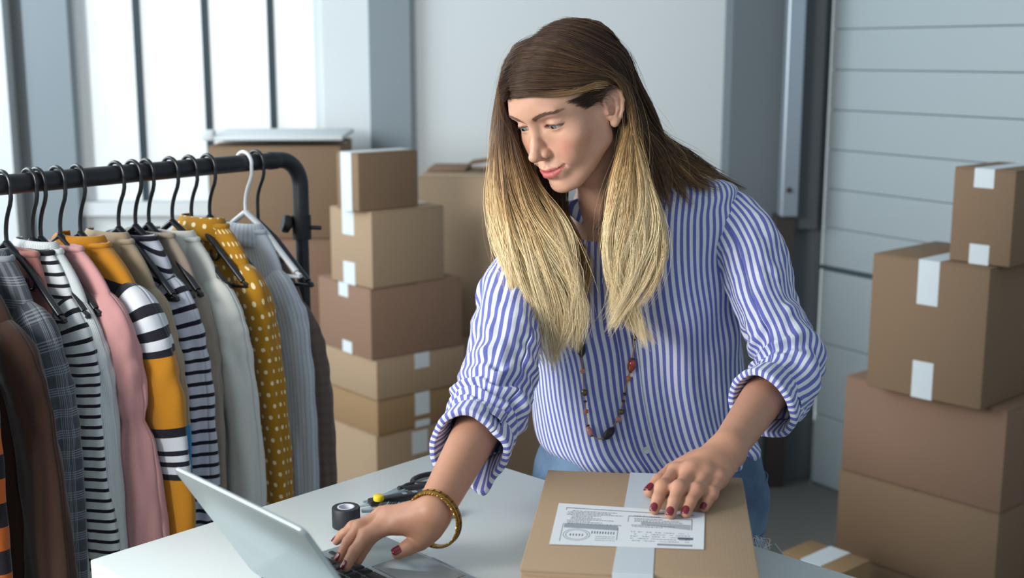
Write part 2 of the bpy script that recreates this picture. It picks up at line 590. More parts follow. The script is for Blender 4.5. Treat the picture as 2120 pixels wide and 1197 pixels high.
def rail_at(px):
    """point of the rail axis seen at pixel column px"""
    s_ = solve(px, R1p[0], R1p[1], RZ, -RD[0], -RD[1])
    return R1p - RD * s_


M_HANG = plain('black_hanger_plastic', srgb(26, 30, 36), .28, spec=.6)
M_HANGW = plain('white_hanger_plastic', srgb(214, 220, 224), .35)


def hanger(px, label, mat=None, W=.135, twist=0.0, drop=.108):
    p = rail_at(px)
    t = thing('clothes_hanger', tuple(p), twist, label, 'hanger', 'hangers on the black rail')
    mat = mat or M_HANG
    R_ = ro_ + .0052
    an = np.linspace(math.radians(-150), math.radians(0), 22) + math.pi
    # hook in the plane of the clothes, around the rail
    hk = [GD * (R_ * math.cos(a)) + np.array([0, 0, -R_ * math.sin(a)]) for a in np.linspace(math.radians(200), math.radians(375), 24)]
    last = hk[-1]
    pts_ = hk + [GD * R_ * .92 + np.array([0, 0, -.025]), GD * .006 + np.array([0, 0, -.052]), np.array([0, 0, -.075]), np.array([0, 0, -drop + .012])]
    build('hook', tube(smooth_path(pts_, 60), .0036, 10), mat, t)
    arms = []
    for s_ in (-1, 1):
        ap = smooth_path([np.array([0, 0, -drop + .014]), GD * s_ * .05 + np.array([0, 0, -drop - .018]), GD * s_ * W * .72 + np.array([0, 0, -drop - .058]), GD * s_ * W + np.array([0, 0, -drop - .090])], 20)
        arms.append(ap)
        build('shoulder_arm', tube(ap, .0052, 10, flat=1.3), mat, t)
    low = [arms[0][-1], GD * -W * .93 + np.array([0, 0, -drop - .100]), GD * W * .93 + np.array([0, 0, -drop - .100]), arms[1][-1]]
    build('trouser_bar', tube(smooth_path(low, 24), .0038, 8), mat, t)
    # small notch hooks under the arms
    for s_ in (-1, 1):
        c_ = GD * s_ * .060 + np.array([0, 0, -drop - .036])
        nh = [c_ + GD * s_ * (.011 * math.cos(a)) + np.array([0, 0, .013 * math.sin(a) - .008]) for a in np.linspace(math.radians(80), math.radians(-200), 16)]
        build('strap_hook', tube(nh, .0026, 8), mat, t)
    return p


# ---- cloth materials, v = height below the rail in metres, u = across in metres
def cloth(name, base, kind='plain', rough=.9, alt=None, scale=.02, extra=None, bump=.3, bscale=700):
    m = NT(name, rough, 0, .15)
    sp = m.n('SeparateXYZ', {0: m.n('UVMap').outputs[0]})
    u, v = sp.outputs[0], sp.outputs[1]
    oc = m.coord()
    nz = m.noise(oc, bscale, 3)
    dark = tuple(c * .78 for c in base)
    col = m.mix(m.math('MULTIPLY', nz, .6), base, dark)
    if kind == 'stripe':      # thin dark stripes across
        fr = m.math('FRACT', m.math('ADD', m.math('DIVIDE', v, scale), 50.0))
        s_ = m.math('LESS_THAN', fr, extra or .32)
        col = m.mix(s_, col, alt)
    elif kind == 'vstripe':
        fr = m.math('FRACT', m.math('ADD', m.math('DIVIDE', u, scale), 50.0))
        s_ = m.math('LESS_THAN', fr, extra or .3)
        col = m.mix(s_, col, alt)
    elif kind == 'dots':
        a = m.math('DIVIDE', u, scale); b = m.math('DIVIDE', v, scale)
        sh = m.math('MULTIPLY', m.math('FRACT', m.math('MULTIPLY', m.math('FLOOR', b), .5)), 1.0)
        fa = m.math('SUBTRACT', m.math('FRACT', m.math('ADD', m.math('ADD', a, sh), 50.0)), .5)
        fb = m.math('SUBTRACT', m.math('FRACT', m.math('ADD', b, 50.0)), .5)
        d_ = m.math('ADD', m.math('MULTIPLY', fa, fa), m.math('MULTIPLY', fb, fb))
        col = m.mix(m.math('LESS_THAN', d_, extra or .035), col, alt)
    elif kind == 'plaid':
        for (src, sc2) in ((u, scale), (v, scale)):
            fr = m.math('FRACT', m.math('ADD', m.math('DIVIDE', src, sc2), 50.0))
            wide = m.math('LESS_THAN', fr, .45)
            fine = m.math('LESS_THAN', m.math('FRACT', m.math('MULTIPLY', fr, 9.0)), .5)
            col = m.mix(m.math('MULTIPLY', m.math('MULTIPLY', wide, fine), .55), col, alt)
    elif kind == 'bands':     # coloured cloth with groups of dark/white bands at given heights
        for (v0, v1, c2) in extra:
            s_ = m.math('MULTIPLY', m.math('GREATER_THAN', v, v0), m.math('LESS_THAN', v, v1))
            col = m.mix(s_, col, c2)
    m.color(col)
    m.b.inputs['Sheen Weight'].default_value = .25
    if kind == 'rib' or extra == 'rib':
        w = m.math('SINE', m.math('MULTIPLY', u, 1800.0))
        m.bump(m.math('ADD', w, nz), bump, .0012)
    else:
        m.bump(nz, bump, .0009)
    return m.m


def gpath(P, T, seg):
    return P


def garment(name, px, label, mat, cat, W=.19, L=.62, th=.020, drop=.112, collar=.052, sleeve=(.50, .046, .010), seed=0, fold=.010, nf=5, chev=0.0, flare=.0, hem_wave=.004, group='clothes on the rail', twist=0.0, neck='crew', gather=None, mat2=None, lean=0.0, extra_parts=None):
    if sleeve: W = W - sleeve[1] * .75
    p = rail_at(px)
    t = thing(name, tuple(p), twist, label, cat, group)
    n, m = 74, 84
    a = np.linspace(0, 2 * math.pi, m, endpoint=False)[None]
    s_ = np.linspace(0, 1, n)[:, None]
    # top ring at the neckline, then over the shoulders, then down
    zt = -(drop - .010)
    sh = .16                                    # part of the rows used on the shoulder slope
    k = np.clip(s_ / sh, 0, 1)
    w = np.where(s_ < sh, collar + (W - collar) * np.sin(k * math.pi / 2) ** .9, W * (1 + flare * (s_ - sh)) - .012 * np.sin(np.clip((s_ - sh) / .3, 0, 1) * math.pi))
    z_ = np.where(s_ < sh, zt - .004 - .118 * k ** 1.15, zt - .122 - (L - .122) * (s_ - sh) / (1 - sh))
    tk = th * (1.0 + .9 * np.clip((s_ - .1) / .4, 0, 1)) * np.where(s_ < sh, .75 + .25 * k, 1)
    q_ = np.stack([np.cos(a) * 1.3 + seed * 3.1 + 0 * s_, np.sin(a) * 1.0 + 0 * s_, z_ * 3 + 0 * a], -1)
    wn = fbm(q_, 2)
    env = np.clip((s_ - .12) / .5, 0, 1)
    x = w * np.sign(np.cos(a)) * np.abs(np.cos(a)) ** .75
    fo = env * fold * (np.sin(x / W * nf * 1.7 + seed + wn * 1.5) + .5 * np.sin(x / W * nf * 3.1 + seed * 2 + wn * 2 + z_ * 6))
    y = tk * np.sin(a) + fo + env * .004 * wn + lean * (s_ ** 1.3)
    x = x + env * .006 * fbm(q_ + 31, 2) + .006 * env * np.sin(z_ * 14 + seed)
    zz = z_ + hem_wave * np.sin(a * 3 + seed) * (s_ > .98)
    P = x[..., None] * GD + y[..., None] * RD + zz[..., None] * np.array([0, 0, 1.0])
    U = np.stack([np.arctan2(np.sin(a), np.cos(a)) * W * .75 + 0 * s_, -zz + chev * (W - np.abs(x)) * np.where(np.sin(a) < 2, 1, 1)], -1)
    me = make_mesh('body', P.reshape(-1, 3), grid_faces(n, m, True), U.reshape(-1, 2))
    b = link('body', me, mat, t)
    md = b.modifiers.new('t', 'SOLIDIFY'); md.thickness = .0025; md.offset = -1
    # neckband
    ring = P[1] + np.array([0, 0, .003])
    build('neckband', tube(ring, .0055, 8, closed=True), mat2 or mat, t)
    if neck == 'collar':
        nn = 40
        aa = np.linspace(math.radians(-20), math.radians(200), nn)[None]
        vv = np.linspace(0, 1, 8)[:, None]
        rx = collar * (.96 + .26 * vv) ; ry = th * (1.0 + .9 * vv)
        Pc = (rx * np.cos(aa))[..., None] * GD + (ry * np.sin(aa) * -1)[..., None] * RD + (zt + .008 - .034 * vv ** 1.2 + .010 * np.sin(vv * math.pi) - .010 * np.abs(np.cos(aa)) * vv)[..., None] * np.array([0, 0, 1.0])
        Uc = np.stack([aa * .05 + 0 * vv, vv * .05 + 0 * aa], -1)
        c_ = link('collar', make_mesh('collar', Pc.reshape(-1, 3), grid_faces(8, nn), Uc.reshape(-1, 2)), mat2 or mat, t)
        md = c_.modifiers.new('t', 'SOLIDIFY'); md.thickness = .003
    # sleeves hang from both shoulders
    if sleeve:
        SLn, sr, sf = sleeve
        for sd in (1, -1):
            top = GD * sd * (W * .62) + np.array([0, 0, zt - .075])
            mid = GD * sd * (W * 1.05) + np.array([0, 0, zt - .22]) + RD * (.010 if sd > 0 else -.01)
            end = GD * sd * (W * (1.05 + sf * 6)) + np.array([0, 0, zt - .07 - SLn]) + RD * .012
            pth = smooth_path([top, GD * sd * (W * .95) + np.array([0, 0, zt - .128]), mid, (mid + end) / 2 + GD * sd * sf, end], 56)
            T, N, Bv = frames(pth, GD * sd)
            a2 = np.linspace(0, 2 * math.pi, 41)[None]
            ss = np.linspace(0, 1, 56)[:, None]
            r_ = sr * (.34 + .66 * np.sin(np.clip(ss / .30, 0, 1) * math.pi / 2)) * (1 - .22 * ss)
            if gather:
                g0 = gather
                r_ = r_ * (1 - .28 * np.exp(-((ss - g0) / .025) ** 2)) * np.where(ss > g0, 1 + .55 * np.sin(np.clip((ss - g0) / (1 - g0), 0, 1) * math.pi * .55), 1)
            qq = np.stack([np.cos(a2) * 1.2 + seed + sd * 5 + 0 * ss, np.sin(a2) * 1.2 + 0 * ss, ss * 5 + 0 * a2], -1)
            wq = fbm(qq, 2)
            rr2 = r_ * (1 + .16 * np.sin(2 * a2 + seed + ss * 2) * ss + .13 * np.sin(4 * a2 + seed * 2 + wq * 2) * np.clip(ss * 1.5, 0, 1)) + .004 * wq + .0016 * np.sin(ss * 55 + 3 * wq) * np.exp(-((ss - .5) / .25) ** 2)
            V = pth[:, None] + rr2[..., None] * (np.cos(a2)[..., None] * N[:, None] + .62 * np.sin(a2)[..., None] * Bv[:, None])
            Us = np.stack([a2 * sr * .9 + 0 * ss, -(pth[:, 2:3]) + chev * .0 + 0 * a2], -1)
            o_ = link('sleeve', make_mesh('sleeve', V.reshape(-1, 3), grid_faces(56, 41), Us.reshape(-1, 2)), mat, t)
            md = o_.modifiers.new('t', 'SOLIDIFY'); md.thickness = .002; md.offset = -1
            # cuff hem
            build('cuff', tube(V[-1, :-1], .0030, 8, closed=True), mat2 or mat, t)
    return t


BL = srgb(30, 30, 40); WH = srgb(206, 212, 220)
mu = srgb(196, 132, 34)
bands = [(.175, .200, BL), (.200, .222, WH), (.222, .232, BL), (.232, .246, WH), (.246, .258, BL), (.258, .272, WH), (.272, .284, BL),
         (.405, .420, BL), (.420, .442, WH), (.442, .450, BL), (.450, .460, WH), (.460, .468, BL), (.468, .480, WH), (.480, .490, BL),
         (.590, .604, BL), (.604, .624, WH), (.624, .632, BL), (.632, .642, WH), (.642, .650, BL), (.650, .662, WH), (.662, .672, BL)]
C_ = {
    'rust': cloth('rust_knit', srgb(58, 38, 30), bump=.5),
    'plaid': cloth('grey_plaid', srgb(66, 72, 80), 'plaid', alt=srgb(138, 146, 154), scale=.034),
    'pinkt': cloth('dusty_pink', srgb(168, 112, 106)),
    'stripe': cloth('striped_jersey', srgb(212, 218, 222), 'stripe', alt=srgb(26, 26, 36), scale=.0175),
    'grey': cloth('pale_grey_knit', srgb(208, 216, 220), 'rib', bump=.4),
    'pink': cloth('pink_cotton', srgb(196, 146, 146)),
    'mustard': cloth('mustard_knit', mu, 'bands', extra=bands, bump=.5),
    'beige': cloth('beige_knit', srgb(164, 148, 124), 'bands', extra=[(.42, .9, srgb(64, 140, 190))], bump=.5),
    'zig': cloth('striped_knit', srgb(198, 202, 216), 'stripe', alt=srgb(30, 28, 42), scale=.021),
    'cream': cloth('cream_viscose', srgb(214, 217, 212)),
    'taupe': cloth('taupe_cotton', srgb(150, 138, 124)),
    'dots': cloth('mustard_dotted', srgb(176, 126, 30), 'dots', alt=srgb(238, 222, 176), scale=.021),
    'ribw': cloth('white_ribbed', srgb(206, 214, 222), 'vstripe', alt=srgb(176, 186, 196), scale=.009),
    'brownc': cloth('brown_check', srgb(122, 106, 96), 'plaid', alt=srgb(92, 80, 76), scale=.02),
    'orange': cloth('orange_stripe', srgb(190, 96, 40), 'stripe', alt=srgb(34, 32, 40), scale=.075, extra=.5),
    'maroon': cloth('dark_maroon', srgb(58, 34, 36)),
}
hangs = [(5, 'black hanger at the left edge holding the grey plaid jacket'), (60, 'black hanger holding the fine striped top'), (77, 'black hanger behind it holding the pale grey knit'), (118, 'black hanger holding the pink blouse'),
         (160, 'black hanger holding the mustard chevron sweater'), (240, 'black hanger holding the beige knit'), (275, 'black hanger holding the bold striped knit'), (303, 'black hanger next to the bold striped knit, holding a taupe top'),
         (352, 'black hanger holding the cream blouse'), (392, 'black hanger holding the dotted shirt'), (430, 'black hanger right of the dotted shirt')]
for px_, lab_ in hangs:
    hanger(px_, lab_, twist=random.Random(px_).uniform(-.05, .05))
hanger(505, 'white hanger at the right end of the rail holding the white ribbed blouse', M_HANGW)
hanger(530, 'black hanger beside the rail bend holding the brown checked jacket', drop=.13)
hanger(-95, 'black hanger holding the long rust brown cardigan')
hanger(-222, 'black hanger nearest the camera holding the orange striped top')

garment('top', -222, 'orange and black striped top at the bottom left edge', C_['orange'], 'top', W=.18, L=.70, seed=21, sleeve=(.55, .05, .0))
garment('cardigan', -100, 'long rust brown cardigan at the left edge of the picture', C_['rust'], 'cardigan', W=.185, L=.88, th=.024, drop=.130, sleeve=(.66, .050, .014), seed=1, fold=.016, neck='crew')
garment('jacket', -38, 'grey plaid jacket beside the rust cardigan', C_['plaid'], 'jacket', W=.160, L=.60, th=.022, seed=2, sleeve=(.46, .050, .004), neck='collar')
garment('top', 22, 'dusty pink top mostly hidden behind the plaid jacket', C_['pinkt'], 'top', W=.085, L=.40, th=.012, seed=9, sleeve=None)
garment('top', 50, 'white jersey top with fine black stripes next to the plaid jacket', C_['stripe'], 'top', W=.150, L=.72, th=.016, seed=3, sleeve=(.62, .042, .010), fold=.008)
garment('sweater', 66, 'pale grey knit sweater behind the fine striped top', C_['grey'], 'sweater', W=.158, L=.72, th=.018, seed=4, sleeve=(.60, .034, .006), fold=.008, neck='collar')
garment('blouse', 108, 'dusty pink blouse with gathered bell sleeve ends', C_['pink'], 'blouse', W=.185, L=.58, th=.014, seed=5, sleeve=(.50, .044, .010), gather=.60)
garment('sweater', 160, 'mustard sweater with black and white bands', C_['mustard'], 'sweater', W=.200, L=.63, th=.030, seed=6, sleeve=(.54, .062, .014), fold=.012, neck='collar', chev=.25)
garment('cardigan', 215, 'beige knit with a blue lower half', C_['beige'], 'cardigan', W=.155, L=.50, th=.018, seed=7, sleeve=(.46, .036, .004), neck='collar')
garment('striped_sweater', 266, 'white knit sweater with bold black zigzag stripes', C_['zig'], 'sweater', W=.152, L=.62, th=.026, seed=8, sleeve=(.50, .050, .006), fold=.016, nf=8, chev=.45, neck='crew')
garment('top', 303, 'taupe top between the zigzag knit and the cream blouse', C_['taupe'], 'top', W=.150, L=.64, th=.014, seed=10, sleeve=(.5, .034, .004))
garment('blouse', 352, 'cream blouse with full sleeves', C_['cream'], 'blouse', W=.168, L=.62, th=.022, seed=11, sleeve=(.56, .052, .016), fold=.012, neck='collar', drop=.125)
garment('shirt', 414, 'mustard yellow shirt with white polka dots', C_['dots'], 'shirt', W=.168, L=.66, th=.024, seed=12, sleeve=(.60, .050, .014), neck='collar', fold=.012, drop=.108)
garment('ribbed_blouse', 494, 'white finely striped blouse at the right end of the rail', C_['ribw'], 'blouse', W=.147, L=.64, th=.020, seed=13, sleeve=(.58, .044, .006), neck='collar', drop=.130)
garment('jacket', 530, 'brown checked jacket hanging last by the rail bend', C_['brownc'], 'jacket', W=.150, L=.66, th=.018, seed=14, sleeve=(.52, .040, .006), drop=.19)
garment('trousers', 225, 'dark maroon garment hanging long behind the mustard sweater', C_['maroon'], 'clothes', W=.165, L=.92, th=.020, drop=.25, seed=15, sleeve=None)
# ================================================================== TABLE
TA = np.array([-.114, 2.089, 0]); TE = np.array([.7236, -.6902, 0]); TF = np.array([-.6902, -.7236, 0])
TZ = .88
M_TABLE = plain('white_laminate', srgb(206, 216, 218), .32, scale=200, var=.03)
tb = thing('packing_table', (TA[0], TA[1], 0), 0, 'white laminate packing table with square corners in the foreground', 'table')


def tbox(s0, s1, t0, t1, z0, z1):
    return xf(box(s0, s1, t0, t1, z0, z1), (0, 0, 0), TE, TF, (0, 0, 1))


build('table_top', tbox(0, 1.7, 0, .67, TZ - .045, TZ), M_TABLE, tb, bevel=.002)
build('side_panel', tbox(.004, .03, .004, .666, 0, TZ - .045), M_TABLE, tb, bevel=.001)
build('side_panel', tbox(1.67, 1.696, .004, .666, 0, TZ - .045), M_TABLE, tb, bevel=.001)
build('apron', tbox(.03, 1.67, .05, .07, TZ - .16, TZ - .045), M_TABLE, tb, bevel=.001)

# ---- laptop
LO = np.array([-.335, 1.534, TZ]); LW = unit([.682, -.731, 0]); LU = np.array([-LW[1], LW[0], 0])
lap = thing('laptop', tuple(LO), 0, 'silver laptop open on the table under her right hand', 'laptop')
M_ALU = plain('brushed_aluminium', srgb(172, 186, 190), .38, .55, scale=500, var=.04)
M_KEY = plain('key_plastic', srgb(34, 34, 38), .55, scale=200)
M_PADM = plain('trackpad_glass', srgb(160, 172, 178), .25, .3)
LWD, LDP = .283, .200


def rrect(w, d, r, n=6):
    pts = []
    for cx, cy, a0 in ((w - r, r, -90), (w - r, d - r, 0), (r, d - r, 90), (r, r, 180)):
        for k in range(n + 1):
            a = math.radians(a0 + 90 * k / n)
            pts.append((cx + r * math.cos(a), cy + r * math.sin(a)))
    return pts


def slab(w, d, r, z0, z1, inset=.0012):
    pts = np.array(rrect(w, d, r))
    c = np.array([w / 2, d / 2])
    n = len(pts)
    rows = []
    for z, ins in ((z0, inset), (z0 + inset, 0), (z1 - inset, 0), (z1, inset)):
        q_ = c + (pts - c) * (1 - np.array([2 * ins / w, 2 * ins / d]))
        rows.append(np.column_stack([q_, np.full(n, z)]))
    V = np.concatenate(rows)
    Fc = [(i * n + j, i * n + (j + 1) % n, (i + 1) * n + (j + 1) % n, (i + 1) * n + j) for i in range(3) for j in range(n)]
    Fc += [tuple(range(n - 1, -1, -1)), tuple(3 * n + j for j in range(n))]
    return V, Fc, None


build('base', xf(slab(LWD, LDP, .010, .001, .0125), (0, 0, 0), LW, LU), M_ALU, lap)
LV = unit(np.array([0, 0, .166]) - LU * .105); LN = np.cross(LW, LV)
lid = build('lid', xf(slab(LWD, .197, .010, -.003, .003), LV * .004 + np.array([0, 0, .0125]) - LU * .001, LW, LV, LN), M_ALU, lap)
build('screen', xf(slab(LWD - .012, .183, .004, .0, .0006, .0001), LV * .012 + LW * .006 + np.array([0, 0, .0125]) - LU * .001 - LN * .0036, LW, LV, LN), plain('screen_glass', (.01, .012, .015), .1), lap)
build('hinge', tube([LW * .02 + np.array([0, 0, .0125]), LW * (LWD - .02) + np.array([0, 0, .0125])], .0042, 12), M_KEY, lap)
padO = LW * (LWD / 2 - .052) + LU * .122 + np.array([0, 0, .0123])
build('trackpad', xf(slab(.104, .072, .003, 0, .0006, .0002), padO, LW, LU), M_PADM, lap)
build('trackpad_groove', [xf(box(-.0008, 0, -.0008, .0728, .0001, .00035), padO, LW, LU), xf(box(.104, .1048, -.0008, .0728, .0001, .00035), padO, LW, LU),
                          xf(box(-.0008, .1048, -.0008, 0, .0001, .00035), padO, LW, LU)], M_KEY, lap, smooth=False)
build('lid_notch', xf(box(-.022, .022, -.0016, .0006, -.0014, .0003), LW * LWD / 2 + LU * LDP + np.array([0, 0, .0125]), LW, LU), M_PADM, lap, smooth=False)
rowsK = [
    (.5, [('', 1.0)] * 14),
    (1, [('', 1.5)] + [(c, 1) for c in '=-0987654321'] + [('`', 1)]),
    (1, [('\\', 1)] + [(c, 1) for c in '][POIUYTREWQ'] + [('', 1.5)]),
    (1, [('', 1.75)] + [(c, 1) for c in "';LKJHGFDSA"] + [('', 1.75)]),
    (1, [('', 2.25)] + [(c, 1) for c in '/.,MNBVCXZ'] + [('', 2.25)]),
]
P0 = .0182
M_LEG = plain('key_legend', srgb(190, 196, 200), .6)
uy = .014
for hh, keys in rowsK:
    sx_ = (LWD - 14.5 * P0) / 2
    tot = sum(k[1] for k in keys)
    sc = 14.5 / tot
    for ch, w in keys:
        ww = w * sc * P0
        kb = slab(ww - .0028, P0 * hh - .0028, .0014, 0, .0014, .0003)
        K_ = build('key', xf(kb, LW * (sx_ + .0014) + LU * (uy + .0014) + np.array([0, 0, .0126]), LW, LU), M_KEY, lap)
        if ch:
            fd = bpy.data.curves.new('legend', 'FONT')
            fd.body = ch
            fd.size = .0056
            fd.align_x = 'CENTER'; fd.align_y = 'CENTER'
            fd.resolution_u = 3
            tmp = bpy.data.objects.new('tmp', fd)
            me = bpy.data.meshes.new_from_object(tmp)
            bpy.data.objects.remove(tmp); bpy.data.curves.remove(fd)
            cpos = LW * (sx_ + ww / 2) + LU * (uy + P0 * hh / 2) + np.array([0, 0, .01410])
            me.transform(Matrix(((-LW[0], -LU[0], 0, cpos[0]), (-LW[1], -LU[1], 0, cpos[1]), (0, 0, 1, cpos[2]), (0, 0, 0, 1))))
            link('legend', me, M_LEG, K_)
        sx_ += ww
    uy += P0 * hh
sx_ = (LWD - 14.5 * P0) / 2
for w, hh, dy in ((1, .5, 0), (1, .5, 0), (1, .5, .5), (1, .5, 0), (1.25, 1, 0), (1, 1, 0), (5, 1, 0), (1.25, 1, 0), (1, 1, 0), (1, 1, 0), (1, 1, 0)):
    if dy: sx_ -= P0
    ww = w * P0
    y0 = uy + (P0 * .5 if (hh == .5 and not dy) else 0)
    build('key', xf(slab(ww - .0028, P0 * hh - .0022, .0014, 0, .0014, .0003), LW * (sx_ + .0014) + LU * (y0 + .0012) + np.array([0, 0, .0126]), LW, LU), M_KEY, lap)
    sx_ += ww

# ---- parcel
BH = .09
br = math.radians(-7)
bx, bd = .275, .350
bc = np.array([.1675, 1.527])
o2 = bc - (np.array([math.cos(br), math.sin(br)]) * bx / 2 + np.array([-math.sin(br), math.cos(br)]) * bd / 2)
par = thing('parcel', (o2[0], o2[1], TZ), br, 'brown cardboard parcel with white tape and a shipping label under her left hand', 'parcel')
build('body', box(0, bx, 0, bd, .001, BH - .003), KR[1], par, bevel=.003)
build('lid_flap', box(-.001, bx + .001, -.001, bd + .001, BH - .006, BH - .0003), KR[1], par, bevel=.0025)
build('tuck_flap', box(.004, bx - .004, -.0035, .002, .012, BH - .010), KR[1], par, bevel=.0012)
Bx = np.array([math.cos(br), math.sin(br)]); By = np.array([-math.sin(br), math.cos(br)])


def ploc(px, py0, dz=0):
    p_ = pz(px, py0, TZ + BH)[:2] - o2
    return np.array([p_ @ Bx, p_ @ By, BH + dz])


def strip(pts, z, th=.0004):
    pts = np.array(pts, float)
    n = len(pts)
    V = np.concatenate([np.column_stack([pts[:, :2], np.full(n, z)]), np.column_stack([pts[:, :2], np.full(n, z + th)])])
    return V, [tuple(range(n - 1, -1, -1)), tuple(range(n, 2 * n))] + [(i, (i + 1) % n, n + (i + 1) % n, n + i) for i in range(n)], None


lab = [ploc(1157, 1043), ploc(1459, 1063), ploc(1457, 1139), ploc(1137, 1128)]
M_PAPER = plain('label_paper', srgb(224, 230, 236), .6, scale=60, var=.04)
lb = build('shipping_label', strip(lab[::-1], BH + .0005, .0004), M_PAPER, par, smooth=False)


def lq(u, v):
    a = lab[0] * (1 - u) + lab[1] * u
    b = lab[3] * (1 - u) + lab[2] * u
    return a * (1 - v) + b * v


inks = []


def ink(u0, v0, u1, v1):
    inks.append(strip([lq(u0, v1), lq(u1, v1), lq(u1, v0), lq(u0, v0)], BH + .00092, .00006))


ri = random.Random(5)
# outlined boxes on the form
for (u0, v0, u1, v1) in ((.06, .10, .93, .115), (.06, .10, .064, .165), (.49, .22, .494, .38), (.49, .22, .92, .235), (.915, .22, .92, .52), (.06, .50, .064, .92), (.43, .55, .434, .86)):
    ink(u0, v0, u1, v1)
for row in range(2, 12):
    v = .10 + row * .035
    for (ua, ub) in ((.07, .46), (.51, .90)):
        if ri.random() < .25: continue
        u = ua + ri.random() * .05
        end = ua + (ub - ua) * ri.uniform(.4, 1)
        while u < end:
            w = ri.uniform(.004, .022)
            ink(u, v, min(u + w, end), v + .014)
            u += w + .004
for row in range(5):
    v = .62 + row * .055
    u = .52
    while u < .90:
        w = ri.uniform(.004, .02)
        if ri.random() < .7: ink(u, v, u + w, v + .013)
        u += w + .005
for k_ in range(9): ink(.26 + k_ * .018, .66, .268 + k_ * .018, .72)
for row in range(3):
    u = .29
    while u < .42:
        w = ri.uniform(.004, .018); ink(u, .78 + row * .045, u + w, .79 + row * .045); u += w + .004
ink(.83, .72, .93, .78)
for k_ in range(26): ink(.70 + k_ * .0088, .90, .706 + k_ * .0088, .945)
# round stamp
cc = []
for rr_ in (.090, .074):
    for k_ in range(36):
        a0, a1 = 2 * math.pi * k_ / 36, 2 * math.pi * (k_ + .8) / 36
        f = lambda a, r: lq(.165 + r * math.cos(a), .76 + r * 1.55 * math.sin(a))
        inks.append(strip([f(a0, rr_), f(a0, rr_ - .005), f(a1, rr_ - .005), f(a1, rr_)][::-1], BH + .00092, .00006))
for k_ in range(5): ink(.12 + k_ * .02, .74, .128 + k_ * .02, .79)
build('printed_lines', inks, plain('ink_grey', srgb(96, 98, 112), .8), lb, smooth=False)
build('printed_band', strip([lq(.07, .60), lq(.43, .62), lq(.43, .50), lq(.07, .50)], BH + .00092, .00005), plain('ink_light', srgb(150, 158, 166), .8), lb, smooth=False)
build('printed_band', strip([lq(.58, .44), lq(.91, .52), lq(.91, .38), lq(.58, .36)], BH + .00092, .00005), plain('ink_lighter', srgb(168, 174, 182), .8), lb, smooth=False)


def tape_mat():
    m = NT('glossy_tape', .22, 0, .6)
    m.color(srgb(214, 226, 236))
    m.b.inputs['Alpha'].default_value = .82
    m.bump(m.noise(m.coord('Object', (1, .2, 1)), 90, 3), .25, .0006)
    return m.m


M_GT = tape_mat()
ta = [ploc(1305, 978), ploc(1364, 980), ploc(1352, 1190), ploc(1267, 1188)]
ta[0][1] = ta[1][1] = bd + .0012
ta[2][1] = ta[3][1] = -.0042
tz = BH + .0006
seq = [ta[0], ta[1]]
build('packing_tape', [strip([ta[3], ta[2], ta[1], ta[0]], BH - .0001, .0004),
                       (np.array([[ta[3][0], -.0048, .02], [ta[2][0], -.0048, .02], [ta[2][0], -.0048, BH + .001], [ta[3][0], -.0048, BH + .001]]), [(0, 1, 2, 3)], None)], M_GT, par, smooth=False)

# ---- tape roll, cutters, scissors
c = pz(717, 1090, TZ)
ro = thing('tape_roll', tuple(c), 0, 'roll of black tape standing on the table by her fingers', 'tape')
M_BLK = plain('black_tape', srgb(36, 40, 48), .55, scale=400, bump=.2)
R0, R1, HT = .0205, .0125, .030
build('tape_winding', lathe([(R1, .0005), (R0 - .0008, .0005), (R0, .0015), (R0, HT - .001), (R0 - .0008, HT), (R1, HT), (R1, .0005)], 48), M_BLK, ro)
build('core', lathe([(R1 - .0022, .0003), (R1, .0003), (R1, HT + .0004), (R1 - .0022, HT + .0004), (R1 - .0022, .0003)], 48), plain('core_white', srgb(214, 220, 232), .5), ro)
M_STEEL = plain('steel_blade', srgb(176, 190, 198), .25, .8)
M_BPL = plain('black_plastic', srgb(34, 34, 38), .45, scale=300)


def flat_bar(a, b, w, z0, z1, taper=1.0, n=8):
    """bar lying on the table from a to b; taper scales the width at b"""
    a, b = np.asarray(a[:2]), np.asarray(b[:2])
    d = (b - a) / np.linalg.norm(b - a); s_ = np.array([-d[1], d[0]])
    P = [a - s_ * w / 2, b - s_ * w * taper / 2, b + s_ * w * taper / 2, a + s_ * w / 2]
    return strip(P, z0, z1 - z0)


def rel(px, py0, z, o): return pz(px, py0, z) - np.asarray(o)


o = pz(800, 1040, TZ)
kn = thing('box_cutter', tuple(o), 0, 'slim black box cutter with a yellow lock knob', 'cutter')
A, B = rel(764, 1044, TZ + .006, o), rel(915, 1018, TZ + .006, o)
build('handle', flat_bar(A, B, .017, .003, .0135), M_BPL, kn, bevel=.003)
build('blade', flat_bar(rel(765, 1044, TZ + .008, o), rel(730, 1052, TZ + .008, o), .009, .0075, .0082, .3), M_STEEL, kn, smooth=False)
build('lock_knob', lathe([(.0001, .0085), (.0065, .0085), (.0080, .0070), (.0084, .002), (.0076, 0)], 20, rel(784, 1036, TZ + .0135, o)), plain('yellow_plastic', srgb(236, 206, 30), .4), kn)
for k_ in range(3):
    m_ = A * (1 - (.45 + .14 * k_)) + B * (.45 + .14 * k_); m2 = A * (1 - (.51 + .14 * k_)) + B * (.51 + .14 * k_)
    build('steel_inlay', flat_bar(m_, m2, .009, .0133, .0140), M_STEEL, kn, smooth=False)
o = pz(850, 1058, TZ)
kn = thing('box_cutter', tuple(o), 0, 'chunky black box cutter with a grooved body and grey tip nearest the tape roll', 'cutter')
A, B = rel(783, 1053, TZ + .008, o), rel(938, 1060, TZ + .008, o)
build('handle', flat_bar(A, B, .024, .001, .016), M_BPL, kn, bevel=.004)
